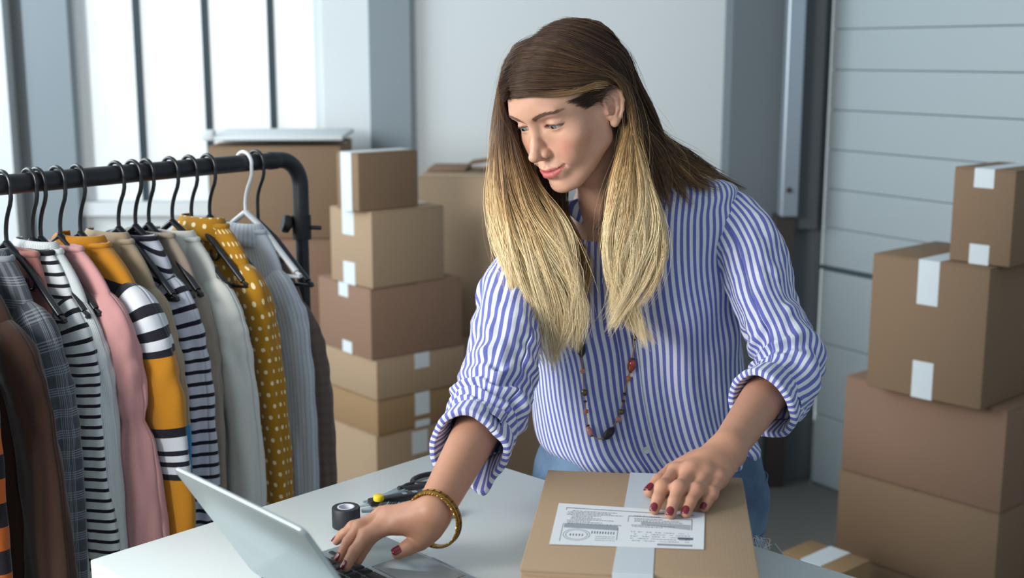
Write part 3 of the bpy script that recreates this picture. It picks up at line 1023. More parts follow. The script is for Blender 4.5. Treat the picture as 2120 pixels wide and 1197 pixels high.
build('blade_guide', flat_bar(rel(786, 1052, TZ + .010, o), rel(748, 1056, TZ + .010, o), .013, .006, .0105, .6), M_STEEL, kn, bevel=.001)
for k_ in range(14):
    m_ = A * (1 - (.12 + .035 * k_)) + B * (.12 + .035 * k_)
    build('groove', flat_bar(m_, m_ + (B - A) * .012, .018, .0158, .0166), M_STEEL if k_ % 4 == 0 else plain('rib_%d' % k_, (.02, .02, .022), .5) if 0 else M_KEY, kn, smooth=False)
o = pz(830, 1015, TZ)
sc_ = thing('scissors', tuple(o), 0, 'scissors with black loop handles lying beyond her forearm', 'scissors')
pv = rel(828, 1013, TZ + .004, o)
build('blade', [flat_bar(pv + (pv - rel(752, 1042, TZ, o)) * .25, rel(752, 1042, TZ, o), .017, .001, .003, .15)], M_STEEL, sc_, smooth=False)
build('blade', [flat_bar(pv + (pv - rel(762, 1047, TZ, o)) * .25, rel(758, 1048, TZ, o), .017, .0032, .0052, .15)], M_STEEL, sc_, smooth=False)
build('pivot_screw', lathe([(.0001, .003), (.0035, .003), (.0042, .0015), (.0042, 0)], 16, pv + np.array([0, 0, .0015])), M_KEY, sc_)
for cx_, cy_, ex_, ey_ in ((887, 991, .030, .019), (925, 1003, .026, .019)):
    cpt = rel(cx_, cy_, TZ + .006, o)
    an = np.linspace(0, 2 * math.pi, 40, endpoint=False)
    dirv = unit((cpt - pv) * (1, 1, 0)); sv = np.array([-dirv[1], dirv[0], 0])
    ring = cpt + np.outer(np.cos(an) * ex_, dirv) + np.outer(np.sin(an) * ey_, sv)
    ring[:, 2] = .0055
    build('finger_loop', tube(ring, .0042, 10, closed=True), M_BPL, sc_)
    st = cpt - dirv * ex_
    build('shank', tube([pv + (0, 0, -.0), (pv + st) / 2 + sv * .002, st * (1, 1, 0) + np.array([0, 0, .0055])], np.array([.003, .0045, .0045]), 10), M_BPL, sc_)
# ================================================================== PERSON
# ---- signed distance modelling of the skin, meshed by surface nets
def smin(a, b, k):
    if k <= 0: return np.minimum(a, b)
    h = np.maximum(k - np.abs(a - b), 0) / k
    return np.minimum(a, b) - h * h * k * 0.25


def d_ell(P, c, r, R=None):
    q = P - np.asarray(c)
    if R is not None: q = q @ R
    r = np.asarray(r)
    k0 = np.linalg.norm(q / r, axis=-1)
    k1 = np.linalg.norm(q / (r * r), axis=-1) + 1e-9
    return k0 * (k0 - 1.0) / k1


def d_cone(P, a, b, ra, rb):
    a, b = np.asarray(a, float), np.asarray(b, float)
    ba = b - a
    t = np.clip(((P - a) @ ba) / (ba @ ba), 0, 1)
    return np.linalg.norm(P - a - t[..., None] * ba, axis=-1) - (ra + (rb - ra) * t)


class Prim:
    """kind: u union, s subtract, g gaussian push (amp>0 pushes the surface outward)"""
    def __init__(s, kind, fn, center, rad, k=0.0):
        s.kind, s.fn, s.c, s.rad, s.k = kind, fn, np.asarray(center, float), rad, k


def frame_prim(kind, fn, center, rad, k, R, O):
    """primitive given in a local frame: world = R @ local + O"""
    R = np.asarray(R)
    return Prim(kind, lambda P: fn((P - O) @ R), R @ np.asarray(center, float) + O, rad, k)


def eval_sdf(prims, P):
    d = np.full(P.shape[:-1], 0.5)
    for p in prims:
        if p.kind == 'u': d = smin(d, p.fn(P), p.k)
        elif p.kind == 's': d = -smin(-d, p.fn(P), p.k)
        else: d = d - p.fn(P)
    return d


def surface_nets(prims, bmin, bmax, h, B=14):
    bmin = np.asarray(bmin, float)
    nb = np.ceil((np.asarray(bmax) - bmin) / (h * B)).astype(int)
    g = np.stack(np.meshgrid(*[np.arange(k) for k in nb], indexing='ij'), -1).reshape(-1, 3)
    cen = bmin + (g + 0.5) * B * h
    rb = B * h * 0.87
    d = np.concatenate([eval_sdf(prims, cen[i:i + 20000]) for i in range(0, len(cen), 20000)])
    keep = np.abs(d) < rb * 1.5 + 0.004
    tot = nb * B + 4
    loc = np.stack(np.meshgrid(*[np.arange(B + 2)] * 3, indexing='ij'), -1)
    keys, pos, quads = [], [], []
    key = lambda c: (c[..., 0] * tot[1] + c[..., 1]) * tot[2] + c[..., 2]
    pc = np.array([p.c for p in prims])
    pr = np.array([p.rad * 1.2 + p.k * 1.6 + .004 for p in prims])
    for gb, cb in zip(g[keep], cen[keep]):
        near = np.linalg.norm(pc - cb, axis=1) < pr + rb * 1.25 + 0.006
        sub = [prims[i] for i in np.nonzero(near)[0]]
        if not sub: continue
        base = gb * B
        P = bmin + (base + loc) * h
        D = eval_sdf(sub, P)
        ins = D < 0
        if ins.all() or not ins.any(): continue
        # cell vertices
        n = B + 1
        acc = np.zeros((n, n, n, 3))
        cnt = np.zeros((n, n, n))
        cor = [(x, y, z) for x in (0, 1) for y in (0, 1) for z in (0, 1)]
        for a in cor:
            for ax in range(3):
                if a[ax]: continue
                b = list(a); b[ax] = 1
                A_ = D[a[0]:a[0] + n, a[1]:a[1] + n, a[2]:a[2] + n]
                B_ = D[b[0]:b[0] + n, b[1]:b[1] + n, b[2]:b[2] + n]
                m = (A_ < 0) != (B_ < 0)
                t = np.where(m, A_ / np.where(m, A_ - B_, 1), 0)
                q = np.zeros((n, n, n, 3))
                for x in range(3): q[..., x] = a[x]
                q[..., ax] += t
                acc += q * m[..., None]
                cnt += m
        act = cnt > 0
        ci = np.argwhere(act)
        v = bmin + (base + ci + acc[act] / cnt[act][:, None]) * h
        keys.append(key(base + ci)); pos.append(v)
        for ax in range(3):
            o1, o2 = [(1, 2), (2, 0), (0, 1)][ax]
            sl = [slice(1, B + 1)] * 3
            A_ = ins[tuple(sl)]
            s2 = list(sl); s2[ax] = slice(2, B + 2)
            B_ = ins[tuple(s2)]
            idx = np.argwhere(A_ != B_) + 1
            if not len(idx): continue
            flip = A_[tuple((idx - 1).T)]
            e1 = np.zeros(3, int); e1[o1] = 1
            e2 = np.zeros(3, int); e2[o2] = 1
            q = np.stack([key(base + idx - e1 - e2), key(base + idx - e2), key(base + idx), key(base + idx - e1)], -1)
            q[~flip] = q[~flip][:, ::-1]
            quads.append(q)
    keys, pos, quads = np.concatenate(keys), np.concatenate(pos), np.concatenate(quads)
    uk, first = np.unique(keys, return_index=True)
    pos = pos[first]
    qi = np.searchsorted(uk, quads)
    ok = (qi < len(uk)).all(1)
    qi = qi[ok]
    return pos, qi


def project(prims, V, it=2, e=4e-4, chunk=4000):
    """Newton steps of the vertices onto the true zero surface"""
    order = np.argsort(np.floor(V[:, 0] / .05) * 1e6 + np.floor(V[:, 1] / .05) * 1e3 + np.floor(V[:, 2] / .05), kind='stable')
    pc = np.array([p.c for p in prims]); pr = np.array([p.rad * 1.2 + p.k * 1.6 + .004 for p in prims])
    out = V.copy()
    for i in range(0, len(V), chunk):
        ix = order[i:i + chunk]
        P = V[ix]
        lo, hi = P.min(0), P.max(0)
        dist = np.linalg.norm(np.maximum(0, np.maximum(lo - pc, pc - hi)), axis=1)
        sub = [prims[j] for j in np.nonzero(dist < pr + 0.01)[0]]
        for _ in range(it):
            d = eval_sdf(sub, P)
            G = np.stack([eval_sdf(sub, P + np.eye(3)[a] * e) - d for a in range(3)], -1) / e
            st = d[:, None] * G / (np.sum(G * G, -1, keepdims=True) + 1e-6)
            L = np.linalg.norm(st, axis=1, keepdims=True)
            P = P - st * np.minimum(1, 0.0012 / (L + 1e-9))
        out[ix] = P
    return out


# ---- head frame solved from the pose: x = her right, y = face, z = up
HR = np.array([[-0.69021654, -0.61851962, -0.37554575],
               [0.7170517, -0.65431929, -0.24021474],
               [-0.0971493, -0.4350859, 0.89513255]])
HO = np.array([0.09557769, 1.95031161, CAM_Z - 0.09210388])
HS = 1.0


def hw(p):
    return np.asarray(p, float) @ HR.T * HS + HO


PR = []


def H(kind, fn, c, rad, k=0.0):
    PR.append(frame_prim(kind, fn, c, rad, k, HR, HO))


def ell(kind, c, r, k=0.01, R=None, both=False):
    for sx in ((1, -1) if both else (1,)):
        cc = np.array([c[0] * sx, c[1], c[2]])
        RR = R
        if R is not None and sx < 0:
            Mx = np.diag([-1.0, 1, 1]); RR = Mx @ R @ Mx
        H(kind, lambda P, cc=cc, RR=RR: d_ell(P, cc, r, RR), cc, max(r), k)


def con(kind, a, b, ra, rb, k=0.008, both=False):
    for sx in ((1, -1) if both else (1,)):
        A = np.array([a[0] * sx, a[1], a[2]]); Bq = np.array([b[0] * sx, b[1], b[2]])
        H(kind, lambda P, A=A, Bq=Bq: d_cone(P, A, Bq, ra, rb), (A + Bq) / 2, np.linalg.norm(A - Bq) / 2 + max(ra, rb), k)


def gau(c, sig, amp, both=False):
    sig = np.broadcast_to(np.asarray(sig, float), (3,))
    for sx in ((1, -1) if both else (1,)):
        cc = np.array([c[0] * sx, c[1], c[2]])
        H('g', lambda P, cc=cc: amp * np.exp(-np.sum(((P - cc) / sig) ** 2, -1)), cc, 2.6 * max(sig))


def Rx(a):
    c, s = math.cos(a), math.sin(a)
    return np.array([[1, 0, 0], [0, c, -s], [0, s, c]])


def Rz(a):
    c, s = math.cos(a), math.sin(a)
    return np.array([[c, -s, 0], [s, c, 0], [0, 0, 1]])


def Ry(a):
    c, s = math.cos(a), math.sin(a)
    return np.array([[c, 0, s], [0, 1, 0], [-s, 0, c]])


# skull and face mass
ell('u', (0, -.014, .050), (.072, .090, .076), 0.0)
ell('u', (0, .018, .035), (.063, .066, .070), .02)
ell('u', (0, .034, .052), (.056, .060, .050), .03)                                  # forehead
ell('u', (0, .026, -.015), (.054, .060, .070), .02)
ell('u', (0, .040, -.050), (.034, .046, .042), .02)
con('u', (.045, .010, -.040), (.018, .066, -.080), .013, .011, .022, both=True)   # jaw line
con('u', (.046, .008, -.036), (.056, .002, .000), .012, .012, .022, both=True)
ell('u', (0, .080, -.081), (.017, .011, .0115), .016)                              # chin
ell('u', (.041, .056, -.008), (.021, .021, .017), .020, both=True)                 # cheek bones
ell('u', (.030, .066, -.030), (.018, .017, .019), .018, both=True)                 # cheeks
ell('u', (.024, .077, .042), (.020, .007, .007), .016, both=True)                  # brow ridge
ell('u', (0, .083, -.050), (.024, .013, .017), .014)                               # muzzle
# eye sockets
ell('s', (.032, .0945, .0215), (.017, .0165, .0115), .014, both=True)
ell('s', (.012, .0960, .0230), (.007, .0110, .0090), .010, both=True)
# nose
con('u', (0, .0835, .030), (0, .0990, -.002), .0058, .0066, .010)
con('u', (0, .0990, -.002), (0, .1090, -.0150), .0062, .0078, .007)
ell('u', (0, .1100, -.0160), (.0080, .0078, .0066), .005)
ell('u', (.0112, .0945, -.0192), (.0052, .0085, .0060), .007, both=True)           # wings
con('u', (0, .095, -.027), (0, .107, -.021), .0034, .0036, .005)
ell('s', (.0068, .1000, -.0275), (.0036, .0068, .0052), .002, both=True)           # nostrils
gau((.0150, .090, -.0200), (.004, .006, .006), -.0012, both=True)
con('u', (0, .0960, -.004), (.0060, .0930, -.0150), .0060, .0058, .006, both=True)
# lids
EYE = (.0315, .0705, .0210)
ER = .0122
H('u', lambda P: d_ell(P, EYE, (ER + .0013,) * 3), EYE, ER + .002, .004)
H('u', lambda P: d_ell(P, (-EYE[0], EYE[1], EYE[2]), (ER + .0013,) * 3), (-EYE[0], EYE[1], EYE[2]), ER + .002, .004)


def lid_cut(sx):
    def fn(P):
        x = (P[..., 0] * sx - .0305) / .0165
        zc = .0172 - .0012 * x                 # the opening sits low: she looks down
        up = .0052 * (1 - x * x)
        lo = .0034 * (1 - x * x)
        z = P[..., 2] - zc - .0008
        d = np.maximum(z - up, -z - lo)
        d = np.maximum(d, (np.abs(x) - 1) * .014)
        return np.maximum(d, .070 - P[..., 1])
    return fn


for sx in (1, -1):
    H('s', lid_cut(sx), (.0315 * sx, .083, .018), .02, .0008)
    # crease of the upper lid
    con('s', (.019 * sx, .0905, .0262), (.0315 * sx, .0870, .0300), .0008, .0010, .0030)
    con('s', (.0315 * sx, .0870, .0300), (.045 * sx, .0760, .0265), .0010, .0008, .0030)
# mouth
con('u', (0, .0955, -.0455), (.0060, .0950, -.0442), .0036, .0036, .003, both=True)
con('u', (.0060, .0950, -.0442), (.0240, .0840, -.0460), .0036, .0016, .004, both=True)
con('u', (0, .0945, -.0552), (.0080, .0935, -.0550), .0050, .0046, .004, both=True)
con('u', (.0080, .0935, -.0550), (.0225, .0845, -.0480), .0044, .0016, .005, both=True)
con('s', (0, .1002, -.0500), (.0120, .0965, -.0495), .0010, .0010, .0026, both=True)
con('s', (.0120, .0965, -.0495), (.0280, .0835, -.0448), .0010, .0012, .0030, both=True)
gau((0, .098, -.0375), (.0028, .006, .005), -.0010)
gau((.0045, .098, -.0380), (.0018, .006, .005), .0006, both=True)
gau((0, .090, -.0665), (.012, .008, .005), -.0022)
gau((.0285, .0830, -.0465), (.004, .006, .005), -.0016, both=True)
gau((.0330, .0790, -.0440), (.007, .008, .008), .0012, both=True)
gau((.026, .085, -.034), (.005, .008, .010), -.0012, both=True)
# ears
EAR_O = np.array([.0715, -.006, .002])
RE = Rz(math.radians(30)) @ Rx(math.radians(10))


def ear_pt(y, z, x=0.0):
    return EAR_O + RE @ np.array([x, y, z])


for sx in (1, -1):
    Mx = np.diag([sx, 1.0, 1.0])
    W = lambda y, z, x=0.0: tuple(Mx @ ear_pt(y, z, x))
    RR = Mx @ RE @ np.diag([sx, 1.0, 1.0])
    c0 = W(-.004, .004, .004)
    H('u', lambda P, c0=c0, RR=RR: d_ell(P, c0, (.0048, .0150, .0290), RR), c0, .03, .004)
    c1 = W(-.004, .004, .0095)
    H('s', lambda P, c1=c1, RR=RR: d_ell(P, c1, (.0055, .0118, .0240), RR), c1, .026, .002)
    # helix rim
    rim = [(.008, .004), (.011, .014), (.009, .026), (.000, .033), (-.011, .031), (-.0185, .021), (-.0200, .008), (-.0165, -.006), (-.0110, -.016)]
    for (a, b) in zip(rim, rim[1:]):
        con('u', W(a[0], a[1], .008), W(b[0], b[1], .008), .0027, .0027, .002)
    # antihelix, tragus, lobe
    for (a, b) in (((-.002, .022), (-.0105, .012)), ((-.0105, .012), (-.0105, -.002)), ((-.0105, -.002), (-.004, -.013))):
        con('u', W(a[0], a[1], .0062), W(b[0], b[1], .0062), .0026, .0026, .003)
    con('u', W(.0085, .004, .006), W(.0075, -.005, .0075), .0034, .0036, .003)
    con('u', W(-.003, -.0135, .0068), W(.003, -.013, .0066), .0030, .0030, .003)
    con('u', W(-.004, -.020, .0055), W(-.001, -.0245, .0050), .0062, .0056, .005)
    c2 = W(.000, -.003, .006)
    H('s', lambda P, c2=c2, RR=RR: d_ell(P, c2, (.0045, .0050, .0065), RR), c2, .008, .003)
# ---- neck, shoulders and arms (world frame)
def wcon(a, b, ra, rb, k=0.01, kind='u'):
    a, b = np.asarray(a, float), np.asarray(b, float)
    PR.append(Prim(kind, lambda P: d_cone(P, a, b, ra, rb), (a + b) / 2, np.linalg.norm(a - b) / 2 + max(ra, rb), k))


def well(c, r, k=0.01, R=None, kind='u'):
    c = np.asarray(c, float)
    PR.append(Prim(kind, lambda P: d_ell(P, c, r, R), c, max(r), k))


NECK_B = py_(1262, 452, 2.035)
SH_L = np.array([.362, 2.02, 1.300])
SH_R = np.array([.030, 2.02, 1.226])
EL_L = np.array([.418, 1.875, 1.075])
EL_R = np.array([-.033, 1.80, 1.040])
WR_L = pz(1508, 927, 1.022)
WR_R = pz(896, 1062, .966)
CHEST = py_(1310, 640, 2.09)
WAIST = py_(1335, 880, 2.07)
PELV = py_(1345, 1010, 2.07)

wcon(hw((0, -.034, -.020)), NECK_B + np.array([.01, .02, 0]), .046, .049, .012)
wcon(hw((0, -.010, -.050)), NECK_B + np.array([-.01, -.02, -.01]), .030, .032, .012)
wcon(NECK_B + np.array([0, .01, 0]), SH_L + np.array([-.01, .02, 0]), .046, .030, .04)
wcon(NECK_B + np.array([0, .01, 0]), SH_R + np.array([.01, .02, -.01]), .046, .030, .04)
RT = Ry(math.radians(-11)) @ Rz(math.radians(-14))
well(CHEST + np.array([0, .01, .06]), (.128, .085, .135), .05, RT)
well(WAIST, (.112, .085, .16), .05, RT)
well(PELV, (.135, .095, .10), .05, RT)
# left arm (resting on the parcel)
wcon(SH_L - np.array([0, 0, .012]), EL_L, .036, .031, .03)
wcon(EL_L, WR_L, .0370, .0245, .01)
# right arm (reaching for the laptop)
wcon(SH_R - np.array([0, 0, .012]), EL_R, .036, .031, .03)
wcon(EL_R, WR_R, .0370, .0245, .01)

FING = []      # (joint list, radii) used again for the nails


def hand(wr, fingers, thumb, up, knuckle=.0011):
    """fingers: four lists of joints MCP, PIP, DIP, TIP (world); thumb: CMC, MCP, IP, TIP"""
    up = unit(up)
    mc = [np.asarray(f[0]) for f in fingers]
    rad = [.0092, .0094, .0090, .0080]
    for i, m in enumerate(mc):
        base = wr + (m - wr) * .12 + (mc[i] - mc[1]) * .22
        wcon(base - up * .004, m - up * .004, .0150, rad[i] + .0022, .012)
    for i in range(3):
        a = wr * .45 + (mc[i]) * .55
        b = wr * .45 + (mc[i + 1]) * .55
        wcon(a - up * .006, b - up * .006, .0118, .0112, .012)
        wcon(mc[i] * .88 + wr * .12 - up * .006, mc[i + 1] * .88 + wr * .12 - up * .006, .0092, .0088, .010)
    for i, f in enumerate(fingers):
        s = [.0100, .0091, .0080, .0069] if i < 3 else [.0090, .0080, .0071, .0061]
        if i in (1,): s = [v * 1.03 for v in s]
        FING.append((f, s))
    for i in range(3):      # webs
        a = np.asarray(fingers[i][0]) * .72 + np.asarray(fingers[i][1]) * .28 - up * .005
        b = np.asarray(fingers[i + 1][0]) * .72 + np.asarray(fingers[i + 1][1]) * .28 - up * .005
        wcon(a, b, .0062, .0060, .008)
    FING.append((thumb, [.0150, .0118, .0104, .0088]))
    for f, s in FING[-5:]:
        th = f is thumb
        if th:
            wcon(wr * .6 + np.asarray(f[0]) * .4, f[0], .0150, .0140, .012)
            wcon(f[0], f[1], .0145, .0112, .014)
            wcon(mc[0] * .55 + wr * .45 - up * .006, np.asarray(f[0]) * .4 + np.asarray(f[1]) * .6, .0095, .0085, .014)
            wcon(f[1], f[2], .0118, .0104, .003)
            wcon(f[2], f[3], .0105, .0086, .003)
        else:
            wcon(f[0], f[1], s[0], s[1], .0055)
            wcon(f[1], f[2], s[1], s[2], .0022)
            wcon(f[2], f[3], s[2], s[3], .0022)
            c = np.asarray(f[1]) + up * s[1] * .22
            well(c, (s[1] * .86,) * 3, .009)
            c = np.asarray(f[0]) + up * .0030
            well(c, (.0080,) * 3, .009)


def with_dip(m, p, t, up, bend=.0015):
    m, p, t = map(np.asarray, (m, p, t))
    d = p + (t - p) * .56 + unit(up) * bend
    return [m, p, d, t]


def q(px, py, z): return pz(px, py, z)


UPZ = np.array([0, 0, 1.0])
RF = [with_dip(q(835, 1082, .951), q(776, 1104, .939), q(741, 1160, .9045), UPZ, .003),
      with_dip(q(813, 1074, .952), q(757, 1112, .936), q(716, 1173, .9045), UPZ, .003),
      with_dip(q(799, 1067, .953), q(744, 1093, .941), q(703, 1156, .9070), UPZ, .004),
      with_dip(q(790, 1066, .946), q(731, 1094, .930), q(697, 1120, .9100), UPZ, .002)]
RTH = [q(888, 1096, .944), q(868, 1122, .926), q(846, 1133, .922), q(824, 1145, .916)]
hand(WR_R, RF, RTH, (-.1, .0, 1))
LF = [with_dip(q(1399, 976, 1.003), q(1371, 1010, .998), q(1355, 1055, .9775), UPZ, .002),
      with_dip(q(1433, 977, 1.006), q(1405, 1012, 1.000), q(1388, 1064, .9775), UPZ, .002),
      with_dip(q(1463, 983, 1.003), q(1441, 1017, .996), q(1420, 1062, .9775), UPZ, .002),
      with_dip(q(1488, 992, .997), q(1473, 1023, .990), q(1458, 1052, .9765), UPZ, .001)]
LTH = [q(1440, 958, 1.000), q(1392, 976, .992), q(1364, 998, .987), q(1346, 1018, .980)]
hand(WR_L, LF, LTH, (.05, -.05, 1))
wcon(WR_L, LF[1][0], .019, .013, .015)
wcon(WR_R, RF[1][0], .019, .013, .015)


def head_local(V):
    return (V - HO) @ HR


def skin_paint(V, Nn):
    """own colours of the skin: lips, brows, cheeks, lash line, scalp"""
    P = head_local(V)
    base = np.array(srgb(212, 170, 146))
    C = np.tile(base, (len(V), 1))
    x, y, z = np.abs(P[:, 0]), P[:, 1], P[:, 2]
    front = y > .04
    inhead = np.linalg.norm(P - np.array([0, .02, .0]), axis=1) < .16

    def blend(w, col):
        nonlocal C
        w = np.clip(w, 0, 1)[:, None]
        C = C * (1 - w) + np.array(col) * w
    sm = lambda e0, e1, v: np.clip((v - e0) / (e1 - e0), 0, 1) ** 2 * (3 - 2 * np.clip((v - e0) / (e1 - e0), 0, 1))
    # warmer cheeks and nose tip
    blend(inhead * .34 * np.exp(-((x - .043) / .018) ** 2 - ((z + .016) / .017) ** 2) * front, srgb(205, 112, 88))
    blend(inhead * .22 * np.exp(-(x / .012) ** 2 - ((z + .02) / .012) ** 2 - ((y - .11) / .02) ** 2), srgb(215, 140, 120))
    # lips
    hwid = .0262
    cz = -.0500 + .0034 * (x / hwid) ** 2
    up = cz + .0072 * (1 - (x / hwid) ** 2) ** .8 * np.where(x < .006, .82 + .18 * x / .006, 1) if True else 0
    xx = np.clip(1 - (x / hwid) ** 2, 0, 1)
    up = cz + .0074 * xx ** .75 * (.82 + .18 * np.clip(x / .0055, 0, 1))
    lo = cz - .0098 * xx ** .6
    w = sm(-.0008, .0006, up - z) * sm(-.0008, .0006, z - lo) * (x < hwid) * (y > .075) * inhead
    blend(w * .85, srgb(184, 88, 90))
    # brows
    t = np.clip((x - .011) / .038, 0, 1)
    bz = .0375 + .0085 * np.sin(t * 2.3) - .0045 * t
    th = .0034 * (1 - .72 * t) + .0006
    w = np.exp(-((z - bz) / th) ** 4) * sm(.009, .014, x) * sm(.053, .046, x) * front * inhead
    blend(w * .55, srgb(110, 78, 62))
    # eye socket and lash line
    w = np.exp(-((x - .0315) / .017) ** 4 - ((z - .0228) / .0042) ** 2) * front * inhead
    blend(w * .22, srgb(150, 95, 80))
    ex = (x - .0315) / .0155
    zl = .0180 + .0046 * np.clip(1 - ex ** 2, 0, 1) + .0007 * ex
    w = np.exp(-((z - zl) / .0010) ** 2) * (np.abs(ex) < 1.12) * front * inhead
    blend(w * .35, srgb(92, 62, 54))
    zl2 = .0180 - .0030 * np.clip(1 - ex ** 2, 0, 1)
    w = np.exp(-((z - zl2) / .0008) ** 2) * (np.abs(ex) < 1.0) * front * inhead
    blend(w * .45, srgb(110, 72, 62))
    # hair-covered scalp
    hl = .094 - 4.2 * np.maximum(x - .012, 0) ** 1.6
    scalp = sm(-.004, .006, z - hl) * (y > -.2)
    side = sm(.004, -.014, y - (.038 + .25 * (z - .03))) * sm(.060, .066, x) * sm(.018, .032, z)
    back = sm(-.018, -.034, y) * sm(-.07, -.05, z)
    blend(np.maximum(np.maximum(scalp, side), back) * inhead, srgb(72, 54, 44))
    # arms a little more tanned, redder knuckles and finger tips
    far = ~inhead & (V[:, 1] < 1.93) & (V[:, 2] < 1.2)
    blend(far * .48, srgb(172, 120, 92))
    return C


def build_body(h=.0020):
    sub = PR
    lo = np.array([-.30, 1.44, .84]); hi = np.array([.50, 2.22, 1.66])
    V, Q = surface_nets(sub, lo, hi, h)
    V = project(sub, V)
    return V, Q
person = thing('person', (0.2, 2.05, 0), 0, 'woman with long ombre hair in a striped shirt leaning over the table to type', 'person')
PO = np.array([0.2, 2.05, 0])
V, Q = build_body()
def skin_mat():
    m = NT('skin', .48, 0, .4)
    a = m.n('Attribute', attribute_name='paint').outputs['Color']
    v = m.coord()
    f = m.noise(v, 90, 4)
    c = m.mix(m.math('MULTIPLY', f, .5), a, srgb(236, 205, 196), 'MULTIPLY')
    m.color(c)
    m.b.inputs['Subsurface Weight'].default_value = .12
    m.b.inputs['Subsurface Radius'].default_value = (.9, .35, .2)
    m.b.inputs['Subsurface Scale'].default_value = .008
    m.bump(m.noise(v, 1400, 2), .12, .0004)
    return m.m
MS = skin_mat()
me = make_mesh('body', V - PO, Q)
ca = me.attributes.new('paint', 'FLOAT_COLOR', 'POINT')
C = skin_paint(V, None)
ca.data.foreach_set('color', np.concatenate([C, np.ones((len(C), 1))], 1).astype(np.float32).ravel())
body = link('body', me, MS, person)

def sphere(c, r, seg=40, ring=24, pole=None):
    c=np.asarray(c,float)
    prof=[(r*math.sin(math.pi*i/ring), -r*math.cos(math.pi*i/ring)) for i in range(ring+1)]
    prof[0]=(1e-7,prof[0][1]);prof[-1]=(1e-7,prof[-1][1])
    return lathe(prof, seg, c, (0,0,1) if pole is None else pole)
def eye_mat():
    m = NT('eyeball', .06, 0, .7)
    # uv.x carries the angle from the optical axis
    u = m.n('UVMap').outputs[0]
    a = m.n('SeparateXYZ', {0: u}).outputs[0]
    r = m.n('ValToRGB', {0: a})
    cr = r.color_ramp
    E = [(0, (.004,.004,.004)), (.17,(.004,.004,.004)), (.20, srgb(120,124,122)), (.40, srgb(150,158,158)), (.47, srgb(60,62,64)), (.52, srgb(222,208,202)), (1, srgb(200,170,160))]
    while len(cr.elements) < len(E): cr.elements.new(.5)
    for e,(p_,c_) in zip(cr.elements, E): e.position=p_; e.color=tuple(c_)+(1,)
    m.color(r.outputs[0])
    return m.m
ME_=eye_mat()
for sx in (1,-1):
    c = hw((EYE[0]*sx, EYE[1]-.0002, EYE[2]))
    gaze = unit(HR @ unit((-.08 if sx>0 else -.02, 1, -.26)))
    V,Fc,_ = sphere((0,0,0), ER, pole=gaze)
    ang = np.arccos(np.clip(unit_rows(V)@gaze,-1,1)) if 0 else np.arccos(np.clip((V/np.linalg.norm(V,axis=1)[:,None])@gaze,-1,1))
    bul = 1+.055*np.exp(-(ang/.42)**4)
    U = np.stack([ang/1.1, ang*0],-1)
    build('eyeball', (V*bul[:,None]+c-PO, Fc, U), ME_, person)
HEADP = [p for p in PR if True][:]


def face_y(x, z, y0=.13):
    """front of the face at local (x, z)"""
    x, z = np.broadcast_arrays(np.asarray(x, float), np.asarray(z, float))
    y = np.full(x.shape, y0)
    for _ in range(40):
        d = eval_sdf(FACEP, hw(np.stack([x, y, z], -1)))
        y = y - np.clip(d, 0, .02) * .9
    return y


def strands_mesh(name, P, r, mat, parent, uv=None, seg=3):
    """P (n,k,3) polylines -> thin tubes in one mesh; r (n,k); uv (n,k,2)"""
    n, k, _ = P.shape
    T = np.gradient(P, axis=1)
    T /= np.linalg.norm(T, axis=2, keepdims=True) + 1e-12
    ref = np.array([.31, -.93, .2])
    N = np.cross(T, ref); N /= np.linalg.norm(N, axis=2, keepdims=True) + 1e-12
    Bn = np.cross(T, N)
    a = np.arange(seg) * 2 * math.pi / seg
    V = P[:, :, None] + r[:, :, None, None] * (np.cos(a)[:, None] * N[:, :, None] + np.sin(a)[:, None] * Bn[:, :, None])
    V = V.reshape(-1, 3)
    i = np.arange(k - 1)[:, None]; j = np.arange(seg)[None]; l = (j + 1) % seg
    q = np.stack([i * seg + j, i * seg + l, (i + 1) * seg + l, (i + 1) * seg + j], -1).reshape(-1, 4)
    Q = (q[None] + (np.arange(n) * k * seg)[:, None, None]).reshape(-1, 4)
    U = None if uv is None else np.repeat(uv.reshape(-1, 2), seg, 0)
    return link(name, make_mesh(name, V, Q, U), mat, parent)


